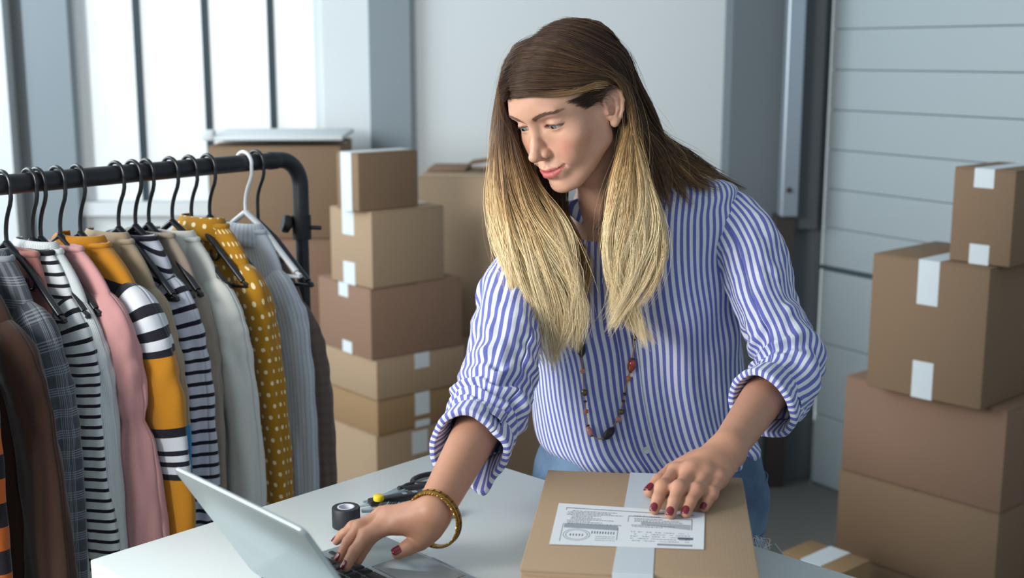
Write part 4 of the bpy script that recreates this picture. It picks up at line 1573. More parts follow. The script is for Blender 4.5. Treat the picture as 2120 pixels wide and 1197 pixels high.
FACEP = [p for p in PR if np.linalg.norm(p.c - hw((0, .05, .01))) < .11]
M_BROW = plain('brow_hair', srgb(118, 90, 74), .6)
M_LASH = plain('lash', srgb(74, 54, 48), .5)
rg = np.random.default_rng(3)
for sx in (1, -1):
    n = 170
    t = rg.random(n) ** .9
    x = .011 + .040 * t
    bz = .0365 + .0085 * np.sin(t * 2.3) - .0030 * t
    z = bz + (rg.random(n) - .5) * (.0066 * (1 - .72 * t) + .0008)
    y = face_y(x * sx, z)
    ang = np.radians(52 - 50 * t + rg.normal(0, 7, n))
    L = .0075 * (1 - .3 * t)
    K = 4
    s = np.linspace(0, 1, K)
    X = (x[:, None] + np.cos(ang)[:, None] * L[:, None] * s) * sx
    Z = z[:, None] + np.sin(ang)[:, None] * L[:, None] * s * (1 - .35 * s)
    Yv = face_y(X, Z) + .0005 + .0004 * s
    strands_mesh('eyebrow', hw(np.stack([X, Yv, Z], -1)) - PO, np.linspace(.00022, .00008, K) * np.ones((n, 1)), M_BROW, person)
    n = 30
    e = np.linspace(-.82, .93, n)
    ex = .0305 + .0165 * np.clip(e, -1, 1.0) + np.maximum(e - 1, 0) * .01
    zc = .0172 - .0012 * e + .0008
    zu = zc + .0046 * np.clip(1 - e * e, 0, 1)
    yl = np.sqrt(np.maximum((ER + .0012) ** 2 - (ex - .0315) ** 2 - (zu - .021) ** 2, 0)) + EYE[1]
    yl = np.where(yl < .073, face_y(ex * sx, zu), yl)
    root = np.stack([ex * sx, yl + .0002, zu], -1)
    L = .0045 + .0015 * np.clip(e, -.5, 1)
    K = 6
    s = np.linspace(0, 1, K)[None, :, None]
    out = np.stack([(.55 * e + .15) * sx, np.full(n, .95), np.full(n, -.50)], -1)
    out /= np.linalg.norm(out, axis=1)[:, None]
    P = root[:, None] + out[:, None] * L[:, None, None] * s + np.array([0, 0, .0030]) * s ** 2.2
    strands_mesh('eyelashes', hw(P) - PO, np.linspace(.00017, .00005, K) * np.ones((n, 1)), M_LASH, person)
    # lash line, following the lid edge
    pl = np.stack([ex * sx, yl + .0001, zu + .0001], -1)
    build('lash_line', tube(hw(pl) - PO, .00045 * (1 - .5 * np.abs(e)) + .0001, 6), M_LASH, person)
# ---- striped shirt: lofted panels whose UV carries the stripe coordinate in metres
def shirt_mat():
    m = NT('striped_cotton', .85, 0, .2)
    sp = m.n('SeparateXYZ', {0: m.n('UVMap').outputs[0]})
    u = sp.outputs[0]
    fr = m.math('FRACT', m.math('ADD', m.math('DIVIDE', u, .0108), 40.25))
    tri = m.math('ABSOLUTE', m.math('SUBTRACT', fr, .5))
    s = m.n('MapRange', {0: tri, 1: .225, 2: .275, 3: 0.0, 4: 1.0}).outputs[0]
    v = m.coord()
    nz = m.noise(v, 500, 3)
    blue = m.mix(nz, srgb(84, 92, 172), srgb(118, 126, 196))
    white = m.mix(nz, srgb(226, 232, 240), srgb(205, 212, 226))
    m.color(m.mix(s, blue, white))
    m.b.inputs['Sheen Weight'].default_value = .15
    m.bump(m.noise(v, 900, 2), .25, .0006)
    return m.m


M_SHIRT = shirt_mat()


def sel(theta, a, bf, bb, n=2.3):
    c, s = np.cos(theta), np.sin(theta)
    x = np.sign(s) * np.abs(s) ** (2 / n) * a
    y = np.sign(c) * np.abs(c) ** (2 / n) * np.where(c > 0, bf, bb)
    return x, y


def ring_row(py0, xl, xr, Y, bf, bb, yaw, tilt, n=2.3):
    L, Rr = py_(xl, py0, Y), py_(xr, py0, Y)
    c = (L + Rr) / 2
    return [c[0], c[1], c[2], np.linalg.norm(Rr - L) / 2, bf, bb, yaw, tilt, n]


TR = np.array([
    ring_row(955, 1180, 1528, 2.065, .118, .110, 0, 0, 2.3),
    ring_row(925, 1146, 1546, 2.065, .130, .115, 0, 0, 2.3),
    ring_row(880, 1116, 1540, 2.070, .130, .112, -3, 1, 2.3),
    ring_row(790, 1104, 1530, 2.075, .118, .105, -7, 3, 2.3),
    ring_row(700, 1100, 1527, 2.080, .116, .105, -10, 5, 2.3),
    ring_row(620, 1092, 1527, 2.080, .124, .105, -13, 8, 2.3),
    ring_row(540, 1080, 1532, 2.075, .114, .105, -15, 10, 2.4),
    ring_row(475, 1072, 1538, 2.065, .098, .100, -16, 13, 2.4),
    ring_row(440, 1082, 1530, 2.060, .086, .095, -16, 14, 2.4),
    ring_row(417, 1112, 1500, 2.058, .076, .088, -16, 14, 2.3),
    ring_row(402, 1150, 1455, 2.055, .068, .080, -16, 13, 2.2),
    ring_row(392, 1184, 1405, 2.050, .062, .070, -16, 12, 2.1),
    ring_row(384, 1204, 1372, 2.046, .058, .062, -16, 11, 2.0),
])
NV, NU = 210, 300
_t = np.linspace(0, len(TR) - 1, NV)
TRS = smooth_path(TR, NV)
theta = np.linspace(-math.pi, math.pi, NU)


def torso_grid(off=0.0, th=None, rows=None, folds=True):
    th = theta if th is None else th
    R_ = TRS if rows is None else TRS[rows]
    tt = np.linspace(0, 1, NV) if rows is None else np.linspace(0, 1, NV)[rows]
    x, y = sel(th[None], R_[:, 3:4], R_[:, 4:5], R_[:, 5:6], R_[:, 8:9])
    nx, ny = x / R_[:, 3:4] ** 2, y / R_[:, 4:5] ** 2
    nl = np.sqrt(nx ** 2 + ny ** 2) + 1e-9
    nx, ny = nx / nl, ny / nl
    # arc length from the front centre, on each ring
    x0, y0 = sel(theta[None], R_[:, 3:4], R_[:, 4:5], R_[:, 5:6], R_[:, 8:9])
    ds = np.sqrt(np.diff(x0, axis=1) ** 2 + np.diff(y0, axis=1) ** 2)
    arc = np.concatenate([np.zeros((len(R_), 1)), np.cumsum(ds, 1)], 1)
    mid = arc[:, NU // 2 - 1:NU // 2 + 1].mean(1, keepdims=True)
    arc = arc - mid
    if th is not theta:
        arc = np.stack([np.interp(th, theta, a) for a in arc])
    d = np.full_like(x, off)
    if folds:
        q = np.stack([arc / .11, tt[:, None] * 3.2 + 0 * arc, 0 * arc], -1)
        w = fbm(q + np.array([3.1, 0, 0]), 2) * .55
        low = np.clip(1.15 - tt[:, None] * 2.2, .0, 1)
        top = np.clip(1 - np.abs(tt[:, None] - .50) / .28, 0, 1)
        # long soft drape folds, stronger towards the gathered hem
        d = d + low * .0075 * np.sin(arc / .0165 + w * 5 + tt[:, None] * 4) * np.clip(np.abs(arc) / .05, .25, 1)
        # diagonal pulls from the armpits
        d = d + top * .0035 * np.sin((tt[:, None] * 60 - np.abs(arc) * 34) + w * 3) * np.clip(np.abs(arc) / .12 - .5, 0, 1)
        d = d + .0048 * fbm(q * 1.7 + 9, 3)
        # blousing just above the hem
        d = d + .012 * np.exp(-((tt[:, None] - .10) / .05) ** 2) * (1 + .5 * vnoise(q * 2))
        # bust
        for sx, A in ((-1, .024), (1, .024)):
            d = d + A * np.exp(-((arc - sx * .085) / .052) ** 2 - ((tt[:, None] - .405) / .085) ** 2)
    x, y = x + nx * d, y + ny * d
    yaw, tilt = np.radians(R_[:, 6]), np.radians(R_[:, 7])
    X = np.stack([np.cos(yaw) * np.cos(tilt), np.sin(yaw) * np.cos(tilt), np.sin(tilt)], -1)
    Fd = np.stack([np.sin(yaw), -np.cos(yaw), 0 * yaw], -1)
    P = R_[:, None, :3] + x[..., None] * X[:, None] + y[..., None] * Fd[:, None]
    # shoulder line drops towards the front and back edge
    P[..., 2] -= (np.clip((tt[:, None] - .66) / .2, 0, 1)) * (y / .08) ** 2 * .012
    return P, arc, tt


# looking from the front, image left is her right: theta<0 on image left
P_, A_, tt_ = torso_grid()
warp = .0034 * fbm(np.stack([A_ / .09, tt_[:, None] * 5 + 0 * A_, 0 * A_ + 4], -1), 2)
UVt = np.stack([A_ + warp, np.broadcast_to(tt_[:, None], A_.shape)], -1)
Fq = grid_faces(NV, NU)
# the open neck: a V cut out of the front
fi = np.arange(NV - 1)[:, None].repeat(NU - 1, 1).ravel(); fj = np.arange(NU - 1)[None].repeat(NV - 1, 0).ravel()
vt = tt_[fi]; va = A_[fi, fj]
V_BOT = .62
halfw = np.clip((vt - V_BOT) / (1 - V_BOT), 0, 1) ** 1.15 * .062
cut = (vt > V_BOT) & (np.abs(va) < halfw)
shirt = None


def sheet(name, P, U, faces, mat, parent, thick=.0011):
    me = make_mesh(name, (P - PO).reshape(-1, 3), faces, U.reshape(-1, 2))
    o = link(name, me, mat, parent)
    if thick:
        md = o.modifiers.new('thickness', 'SOLIDIFY')
        md.thickness = thick
        md.offset = -1
    return o


shirt = sheet('shirt', P_, UVt, Fq[~cut][:, ::-1], M_SHIRT, person)
# placket: a raised strip down the front, just beside the centre line
rows = np.arange(4, int(NV * V_BOT) + 10)
ths = np.interp(np.linspace(-.016, .016, 9), A_[90, NU // 2 - 40:NU // 2 + 40], theta[NU // 2 - 40:NU // 2 + 40])
Pp, Ap, _ = torso_grid(.0022, ths, rows)
pl = sheet('placket', Pp, np.stack([Ap + .0027, np.broadcast_to(tt_[rows][:, None], Ap.shape)], -1), grid_faces(len(rows), 9)[:, ::-1], M_SHIRT, shirt, .0016)
M_BTN = plain('button_pearl', srgb(214, 218, 226), .25, spec=.6)
for r in (8, 34, 62, 90, 116):
    c, _, _ = torso_grid(.0032, np.array([0.0, .01]), np.array([r, r + 1]))
    nrm = unit(np.cross(c[0, 1] - c[0, 0], c[1, 0] - c[0, 0]))
    if nrm[1] > 0: nrm = -nrm
    pr = [(.0001, .0012), (.0030, .0012), (.0040, .0020), (.0056, .0018), (.0058, .0004), (.0050, -.0006), (.0001, -.0006)]
    ring = lathe(pr, 20, c[0, 0] - PO, nrm)
    build('button', ring, M_BTN, shirt)


def sleeve(name, ctrl, radii, seed, bunch, side, flatten=.9, n=150, m=72):
    P = smooth_path(ctrl, n)
    rr = smooth_path(np.stack([radii, radii, radii], -1), n)[:, 0]
    T, N, Bv = frames(P, (0, -1, 0.2))
    a = np.linspace(0, 2 * math.pi, m + 1)
    s = np.concatenate([[0], np.cumsum(np.linalg.norm(np.diff(P, axis=0), axis=1))])
    t = np.linspace(0, 1, n)[:, None]
    an = a[None]
    q = np.stack([np.cos(an) * 1.4 + seed + 0 * t, np.sin(an) * 1.4 + 0 * t, s[:, None] / .07 + 0 * an], -1)
    w = fbm(q, 2)
    env = bunch[1] * np.exp(-((t - bunch[0]) / bunch[2]) ** 2)
    d = env * np.sin(s[:, None] / .0052 * 1.0 + 3.2 * np.sin(an - side) + w * 4.5) * (.55 + .45 * np.cos(an - side))
    d = d + env * .6 * np.sin(s[:, None] / .0085 + 2.0 * np.cos(an + 1.1) + w * 3)
    d = d + .0045 * np.sin(2 * an + seed + s[:, None] * 22 + w * 2.2) * (1 - .6 * np.exp(-(t / .12) ** 2))
    d = d + .0040 * fbm(q * 1.8 + 5, 3)
    r = rr[:, None] + d
    V = P[:, None] + r[..., None] * (np.cos(an)[..., None] * N[:, None] + flatten * np.sin(an)[..., None] * Bv[:, None])
    U = np.stack([an * .054 + .0035 * w, s[:, None] + 0 * an], -1)
    return V, U, (P, T, N, Bv, s, rr)


def cuff(name, base, T, N, Bv, r0, L, flare, seed, parent, point=None):
    n, m = 26, 90
    a = np.linspace(0, 2 * math.pi, m + 1)[None]
    t = np.linspace(0, 1, n)[:, None]
    # profile: out over the outside, round the rolled edge, back inside
    prof = [(.0, -.004), (.12, .002), (.5, .0035), (.9, .0045), (1.0, .003), (1.02, 0.0), (.98, -.003), (.6, -.004), (.1, -.0045)]
    pr = smooth_path(np.array([(p[0], p[1], 0) for p in prof]), n)
    q = np.stack([np.cos(a) * 1.6 + seed + 0 * t, np.sin(a) * 1.6 + 0 * t, pr[:, 0:1] * 2 + 0 * a], -1)
    w = fbm(q, 2)
    s = pr[:, 0:1]
    r = r0 * (1 + flare * s) + pr[:, 1:2] * 1.4 + .0035 * w + .003 * np.sin(3 * a + seed)
    ax = s * L + .006 * np.sin(a + seed) * s
    if point is not None:
        g = np.exp(-((np.angle(np.exp(1j * (a - point))) / .28)) ** 2)
        r = r + g * s * .016
        ax = ax + g * s * .012
    V = base + ax[..., None] * T + r[..., None] * (np.cos(a)[..., None] * N + np.sin(a)[..., None] * Bv)
    U = np.stack([a * .058 + .002 * w + .10 * s * .05, ax], -1)
    return sheet(name, V, U, grid_faces(n, m + 1), M_SHIRT, parent, .0009)


# image-right sleeve (her left arm)
ctrlL = [SH_L + np.array([-.070, .015, -.010]), SH_L + np.array([-.018, .01, -.004]), SH_L * .8 + EL_L * .2 + np.array([.008, 0, -.006]), SH_L * .45 + EL_L * .55 + np.array([.006, 0, 0]),
         EL_L + np.array([.010, .012, .022]), EL_L * .8 + WR_L * .2 + np.array([.020, .010, -.002]), EL_L * .60 + WR_L * .40 + np.array([.010, .004, .000])]
VL, UL, FL = sleeve('sleeve', ctrlL, np.array([.046, .056, .060, .056, .060, .057, .050]), 2.3, (.70, .0075, .15), 2.6)
VR, UR, FR = sleeve('sleeve', [SH_R + np.array([.075, .015, -.005]), SH_R + np.array([.02, .01, -.004]), SH_R * .8 + EL_R * .2 + np.array([-.006, 0, -.006]), SH_R * .45 + EL_R * .55 + np.array([-.006, 0, 0]),
                    EL_R + np.array([.004, .012, .016]), EL_R * .82 + WR_R * .18 + np.array([.004, .008, .0]), EL_R * .66 + WR_R * .34 + np.array([.002, .004, .000])],
                    np.array([.048, .058, .064, .062, .060, .057, .053]), 7.7, (.74, .0065, .15), .6)
for V_, U_, FRM, nm, pt in ((VL, UL, FL, 'sleeve', 2.2), (VR, UR, FR, 'sleeve', 4.4)):
    sl = sheet('sleeve', V_, U_, grid_faces(V_.shape[0], V_.shape[1]), M_SHIRT, shirt, .0011)
    P, T, N, Bv, s, rr = FRM
    cuff('cuff', P[-1] - T[-1] * .024, T[-1], N[-1], Bv[-1], rr[-1] * .93, .050, .06, pt, shirt, pt)


def patch(c0, c1, c2, c3, bulge, n=14):
    """bilinear quad with a bulge along its normal"""
    c0, c1, c2, c3 = map(np.asarray, (c0, c1, c2, c3))
    u = np.linspace(0, 1, n)[None, :, None]; v = np.linspace(0, 1, n)[:, None, None]
    P = (c0 * (1 - u) + c1 * u) * (1 - v) + (c3 * (1 - u) + c2 * u) * v
    nn = unit(np.cross(c1 - c0, c3 - c0))
    if nn[1] > 0: nn = -nn
    return P + nn * (bulge * 4 * (v * (1 - v)))


# collar: two leaves folded out from the neckline, and the band behind the neck
def edge(side, n=30):
    """the cut edge of the V on one side (-1 image left), from the bottom up"""
    out = []
    for v in np.linspace(V_BOT + .02, .985, n):
        r = int(v * (NV - 1))
        hw_ = np.clip((v - V_BOT) / (1 - V_BOT), 0, 1) ** 1.15 * .062
        th = np.interp(side * hw_, A_[r], theta)
        p, _, _ = torso_grid(.001, np.array([th, th + .01]), np.array([r, r + 1]))
        out.append(p[0, 0])
    return np.array(out)


for sd in (-1, 1):
    E = edge(sd)
    n, m = len(E), 12
    outd = np.gradient(E, axis=0)
    outd /= np.linalg.norm(outd, axis=1)[:, None]
    side = np.cross(outd, (0, -1, 0.1)); side /= np.linalg.norm(side, axis=1)[:, None]
    if side[n // 2][0] * sd < 0: side = -side
    t = np.linspace(0, 1, n)
    wid = .006 + .040 * np.clip((t - .22) / .12, 0, 1) * (1 - .25 * t)
    u = np.linspace(0, 1, m)
    Pc = E[:, None] + side[:, None] * (wid[:, None] * u)[..., None] + np.array([0, -1, .15]) * (.004 + .011 * np.sin(np.pi * np.clip(u, 0, 1) * .8))[None, :, None] * np.clip(t / .15, .2, 1)[:, None, None]
    Uc = np.stack([np.linspace(0, .16, n)[:, None] * .75 + u[None] * .012, u[None] + 0 * t[:, None]], -1)
    sheet('collar', Pc, Uc, grid_faces(n, m) if sd > 0 else grid_faces(n, m)[:, ::-1], M_SHIRT, shirt, .0014)

# ---- jeans
def jeans_mat():
    m = NT('denim', .9, 0, .1)
    v = m.coord()
    sp = m.n('SeparateXYZ', {0: m.n('UVMap').outputs[0]})
    big = m.noise(v, 9, 4)
    fine = m.noise(v, 700, 2)
    c = m.mix(m.n('MapRange', {0: big, 1: .35, 2: .7}).outputs[0], srgb(50, 76, 110), srgb(104, 136, 168))
    c = m.mix(m.math('MULTIPLY', fine, .3), c, srgb(170, 190, 208))
    m.color(c)
    m.bump(m.noise(v, 800, 2), .3, .0008)
    return m.m


M_JEAN = jeans_mat()
HZ = [(.905, .180, .124, 2.072), (.890, .186, .128, 2.070), (.86, .196, .142, 2.075), (.81, .206, .146, 2.08), (.75, .204, .140, 2.08)]
jc = py_(1345, 960, 2.07)[0]
n, m = 26, 100
JR = smooth_path(np.array([(a, b, c) for a, b, c, d in HZ]), n)
JY = np.interp(np.linspace(0, 1, n), np.linspace(0, 1, len(HZ)), [d for a, b, c, d in HZ])
th = np.linspace(0, 2 * math.pi, m + 1)
x, y = sel(th[None], JR[:, 1:2], JR[:, 2:3], JR[:, 2:3], 2.3)
q = np.stack([np.cos(th)[None] * 2 + 0 * x, np.sin(th)[None] * 2 + 0 * x, JR[:, 0:1] / .05 + 0 * x], -1)
k = 1 + .018 * fbm(q, 3)
P = np.stack([jc + x * k, JY[:, None] - y * k, JR[:, 0:1] + 0 * x], -1)
jeans = sheet('jeans', P, P[..., [0, 2]], grid_faces(n, m + 1), M_JEAN, person, .002)
build('waistband', [(np.array([(jc + (.185) * math.sin(a), 2.070 - .1285 * math.cos(a), z) + (0,) * 0 for z in (.872, .908) for a in np.linspace(0, 2 * math.pi, 60, endpoint=False)]) - PO,
      [(i, (i + 1) % 60, 60 + (i + 1) % 60, 60 + i) for i in range(60)], None)], M_JEAN, jeans).modifiers.new('t', 'SOLIDIFY').thickness = .004
for sx in (-1, 1):
    hip = np.array([jc + sx * .100, 2.075, .84]); kn = np.array([jc + sx * .105, 2.05, .50]); an_ = np.array([jc + sx * .11, 2.11, .07])
    Pl = smooth_path([hip, kn, an_], 60)
    rl = np.interp(np.linspace(0, 1, 60), [0, .2, .5, .75, 1], [.104, .098, .072, .066, .056])
    T, N, Bv = frames(Pl, (0, -1, 0))
    a = np.linspace(0, 2 * math.pi, 61)[None]
    qq = np.stack([np.cos(a) * 1.5 + sx * 3 + 0 * rl[:, None], np.sin(a) * 1.5 + 0 * rl[:, None], Pl[:, 2:3] / .05 + 0 * a], -1)
    r = rl[:, None] + .004 * fbm(qq, 3)
    V_ = Pl[:, None] + r[..., None] * (np.cos(a)[..., None] * N[:, None] + np.sin(a)[..., None] * Bv[:, None])
    lg = sheet('trouser_leg', V_, V_[..., [0, 2]], grid_faces(60, 61), M_JEAN, jeans, .002)
    # canvas shoes
    f = an_ + np.array([0, -.06, -.03])
    prof = [(.0, .0), (.35, .02), (.75, .01), (1, 0)]
    vv = []
    build('shoe', [tube(smooth_path([an_ + (0, .05, -.035) - PO, an_ + (0, -.02, -.03) - PO, an_ + (0, -.12, -.042) - PO, an_ + (0, -.17, -.050) - PO], 14), np.array([.030, .036, .038, .038, .038, .038, .037, .036, .035, .033, .031, .028, .022, .010]), 16),
                   tube(smooth_path([an_ + (0, .02, 0) - PO, an_ + (0, .02, .03) - PO], 4), .042, 16)], plain('shoe_canvas', srgb(225, 225, 222), .8), person)
# torn patch with white threads high on her left leg
rg = np.random.default_rng(11)
M_THR = plain('cotton_thread', srgb(206, 214, 222), .9)
base = py_(1566, 1120, 1.965)
n = 46
s = np.linspace(0, 1, 7)
st = base + rg.normal(0, 1, (n, 3)) * np.array([.012, .004, .006])
dr = rg.normal(0, 1, (n, 3)) * np.array([.009, .004, .012]) + np.array([0, -.002, -.014])
cv = rg.normal(0, 1, (n, 3)) * .004
Pt = st[:, None] + dr[:, None] * s[None, :, None] + cv[:, None] * (s * (1 - s))[None, :, None]
strands_mesh('frayed_threads', Pt - PO, np.full((n, 7), .0007), M_THR, jeans)
# ---- painted nails
M_NAIL = plain('nail_polish', srgb(112, 24, 44), .18, spec=.7)
for fi_, (f, s) in enumerate(FING):
    tip, dip = np.asarray(f[3]), np.asarray(f[2])
    d = unit(tip - dip)
    up = np.array([0, 0, 1.0])
    if fi_ == 4: up = unit([-.25, -.55, .8])
    if fi_ == 9: up = unit([-.45, -.25, .85])
    nn = unit(up - d * (up @ d))
    sd = np.cross(d, nn)
    r = s[3]
    n, m = 9, 11
    u = np.linspace(-1, 1, m)[None, :]; v = np.linspace(-1, 1, n)[:, None]
    wid = r * .80 * np.clip(1 - .10 * v ** 2 - .22 * np.clip(v, 0, 1) ** 4 - .16 * np.clip(-v, 0, 1) ** 3, .3, 1)
    a = u * 1.05
    X = np.sin(a) * wid * 1.02
    Zn = (np.cos(a) - 1) * wid * .75 + r * 1.0
    Yd = v * r * .86 - r * .04 + 0 * u
    Zn = Zn - np.clip(v, 0, 1) ** 2 * r * .10
    P = tip + d * 0 + X[..., None] * sd + (Yd)[..., None] * d + Zn[..., None] * nn
    o = link('fingernail', make_mesh('fingernail', (P - PO).reshape(-1, 3), grid_faces(n, m)), M_NAIL, person)
    md = o.modifiers.new('t', 'SOLIDIFY'); md.thickness = .0009; md.offset = 0
# ---- long hair: locks of strands along guide sheets
def hair_mat():
    m = NT('hair', .38, 0, .35)
    sp = m.n('SeparateXYZ', {0: m.n('UVMap').outputs[0]})
    t, v = sp.outputs[0], sp.outputs[1]
    r = m.n('ValToRGB', {0: t})
    E = [(0, srgb(66, 50, 42)), (.25, srgb(90, 68, 52)), (.5, srgb(164, 128, 86)), (.75, srgb(224, 192, 138)), (1, srgb(248, 230, 188))]
    cr = r.color_ramp
    while len(cr.elements) < len(E): cr.elements.new(.5)
    for e, (p_, c_) in zip(cr.elements, E): e.position = p_; e.color = tuple(c_) + (1,)
    d = m.n('MapRange', {0: v, 1: 0, 2: 1, 3: .7, 4: 1.3}).outputs[0]
    c = m.n('VectorMath', {0: r.outputs[0], 1: m.n('CombineXYZ', {0: d, 1: d, 2: d}).outputs[0]}, operation='MULTIPLY').outputs[0]
    m.color(c)
    m.b.inputs['Anisotropic'].default_value = .6
    return m.m


M_HAIR = hair_mat()
SKULL = [p for p in PR[:200] if np.linalg.norm(p.c - hw((0, -.01, .03))) < .10 and p.kind == 'u' and p.rad > .04]


def push_out(P, off):
    off = np.broadcast_to(off, P.shape[:-1])
    """keep points outside the skull by at least off"""
    for _ in range(3):
        d = eval_sdf(SKULL, P)
        e = 1e-3
        G = np.stack([eval_sdf(SKULL, P + np.eye(3)[a] * e) - d for a in range(3)], -1) / e
        G /= np.linalg.norm(G, axis=-1, keepdims=True) + 1e-9
        P = P + G * np.clip(off - d, 0, .03)[..., None]
    return P


rh = np.random.default_rng(21)
K = 20


def hair_sheet(guides, n, spread, blond, wave=.004, clumps=14, layers=.006, taper=.25, off=.004, cut=.12, rad=.00045, seedv=0, start=0.0):
    """guides: list of lists of 3-D points (root to tip)"""
    G = np.array([smooth_path(g, K) for g in guides])
    # equalise by arc length
    for i in range(len(G)):
        s = np.concatenate([[0], np.cumsum(np.linalg.norm(np.diff(G[i], axis=0), axis=1))])
        u_ = np.linspace(0, s[-1], K)
        G[i] = np.stack([np.interp(u_, s, G[i][:, a]) for a in range(3)], -1)
    ng = len(G)
    u = rh.random(n)
    cl = (np.floor(u * clumps) + .5 + rh.uniform(-.3, .3, clumps)[np.minimum((u * clumps).astype(int), clumps - 1)]) / clumps
    t = np.linspace(0, 1, K)
    amount = (t ** 1.6 * .90)[None]
    uu = np.clip(u[:, None] * (1 - amount) + cl[:, None] * amount, 0, 1) * (ng - 1)
    i0 = np.minimum(uu.astype(int), ng - 2)
    f = (uu - i0)[..., None]
    kk = np.broadcast_to(np.arange(K)[None], uu.shape)
    P = G[i0, kk] * (1 - f) + G[i0 + 1, kk] * f
    # strand length variety
    stop = (1 - cut * rh.random(n) ** 1.5) * (1 - .16 * rh.random(clumps) * (cut > .1))[np.minimum((u * clumps).astype(int), clumps - 1)]
    ts = t[None] * stop[:, None]
    ts = ts + (1 - ts) * start * rh.random((n, 1)) ** 1.2
    ix = ts * (K - 1)
    a0 = np.minimum(ix.astype(int), K - 2)
    fr = (ix - a0)[..., None]
    ar = np.arange(n)[:, None]
    P = P[ar, a0] * (1 - fr) + P[ar, a0 + 1] * fr
    # thickness, waves and stray
    T = np.gradient(P, axis=1); T /= np.linalg.norm(T, axis=2, keepdims=True) + 1e-9
    side = np.cross(T, (.2, -.9, .15)); side /= np.linalg.norm(side, axis=2, keepdims=True) + 1e-9
    outv = np.cross(side, T)
    ci = np.minimum((u * clumps).astype(int), clumps - 1)
    ph = rh.uniform(0, 6.28, clumps)[ci][:, None]
    fq = rh.uniform(8, 12, clumps)[ci][:, None]
    lay = rh.random(n)[:, None]
    env = np.clip((ts - .25) / .5, 0, 1)
    wv = wave * env * (np.sin(ts * fq + ph) + .5 * np.sin(ts * fq * 2.1 + ph * 2))
    wo = wave * .8 * env * np.cos(ts * fq + ph * 1.3)
    P = P + side * (wv + spread * (rh.normal(0, 1, (n, 1)) * (.35 + env * .9)))[..., None]
    P = P + outv * (wo + layers * (lay - .5) * (1 + env) )[..., None]
    stray = rh.normal(0, 1, (n, 1, 3)) * .004 * (ts[..., None] ** 2) * (rh.random((n, 1, 1)) < .25) * 2.2
    P = P + stray
    P = P + rh.normal(0, .0016, (n, 1, 3)) * np.clip(1 - ts * 6, 0, 1)[..., None]
    P = push_out(P, (off + .004 * lay) * np.clip(ts * 9, .15, 1))
    b0, b1, g = blond
    tone = np.clip(b0 + (b1 - b0) * np.clip((ts - g[0]) / (g[1] - g[0]), 0, 1) ** 1.1 + (rh.normal(0, .07, (n, 1)) + rh.normal(0, .08, clumps)[ci][:, None]) * np.clip(ts * 2.2, .3, 1), 0, 1)
    val = np.clip(.5 + rh.normal(0, .22, (n, 1)) + 0 * ts, 0, 1)
    r = rad * (1 - .75 * np.clip((t - (1 - taper)) / taper, 0, 1))[None] * rh.uniform(.65, 1.15, (n, 1)) * np.clip(.35 + ts * 14, 0, 1) * (.72 + .28 * np.clip(ts * 3, 0, 1))
    return P, np.broadcast_to(r, (n, K)), np.stack([tone, val], -1)


def h(x, y, z): return hw((x, y, z))


def P3(px, py, Y): return py_(px, py, Y)


parts_ = []
# her left side (image right), front half: over the temple, behind the ear, down over the chest
earb = (-.080, -.030)
A1 = [
    [h(.006, .094, .088), h(-.022, .094, .088), h(-.048, .076, .076), h(-.068, .044, .060), h(-.079, .006, .050), P3(1284, 178, 1.925), P3(1300, 235, 1.925), P3(1290, 300, 1.91), P3(1276, 360, 1.885), P3(1256, 460, 1.885), P3(1262, 560, 1.89), P3(1296, 640, 1.895), P3(1330, 730, 1.90)],
    [h(.006, .088, .100), h(-.028, .082, .100), h(-.056, .058, .084), h(-.076, .022, .064), h(-.085, -.012, .048), P3(1294, 195, 1.93), P3(1304, 250, 1.925), P3(1300, 310, 1.905), P3(1294, 360, 1.885), P3(1280, 460, 1.88), P3(1280, 560, 1.885), P3(1318, 650, 1.895), P3(1372, 745, 1.90)],
    [h(.006, .070, .114), h(-.032, .064, .112), h(-.063, .040, .090), h(-.081, .002, .062), h(-.087, -.024, .040), P3(1304, 230, 1.93), P3(1308, 300, 1.91), P3(1312, 370, 1.885), P3(1308, 460, 1.88), P3(1290, 560, 1.88), P3(1270, 640, 1.89), P3(1256, 700, 1.895)],
    [h(.006, .045, .127), h(-.034, .040, .123), h(-.068, .020, .094), h(-.084, -.014, .057), h(-.089, -.034, .024), P3(1308, 280, 1.915), P3(1328, 370, 1.89), P3(1338, 470, 1.88), P3(1324, 560, 1.88), P3(1298, 640, 1.885), P3(1262, 690, 1.89)],
    [h(.006, .015, .134), h(-.036, .012, .128), h(-.072, -.004, .096), h(-.086, -.028, .054), h(-.090, -.044, .014), P3(1316, 285, 1.925), P3(1346, 380, 1.90), P3(1364, 480, 1.885), P3(1350, 570, 1.88), P3(1322, 640, 1.885), P3(1296, 690, 1.89)],
]
parts_.append(hair_sheet(A1, 3600, .0022, (.12, 1.0, (.22, .72)), wave=.0075, clumps=24, layers=.012))
# the light band swept back from the hairline to the ear
BND = [
    [h(.006, .098, .080), h(-.022, .096, .078), h(-.048, .080, .066), h(-.068, .048, .054), h(-.080, .012, .046), P3(1278, 180, 1.925), P3(1300, 240, 1.93), P3(1298, 320, 1.915)],
    [h(.006, .096, .088), h(-.022, .093, .086), h(-.050, .075, .074), h(-.070, .040, .060), h(-.083, .004, .052), P3(1286, 184, 1.925), P3(1304, 246, 1.93), P3(1304, 330, 1.915)],
]
parts_.append(hair_sheet(BND, 620, .0006, (.20, .80, (.12, .55)), wave=.0, clumps=10, layers=.002, off=.003, cut=.02))
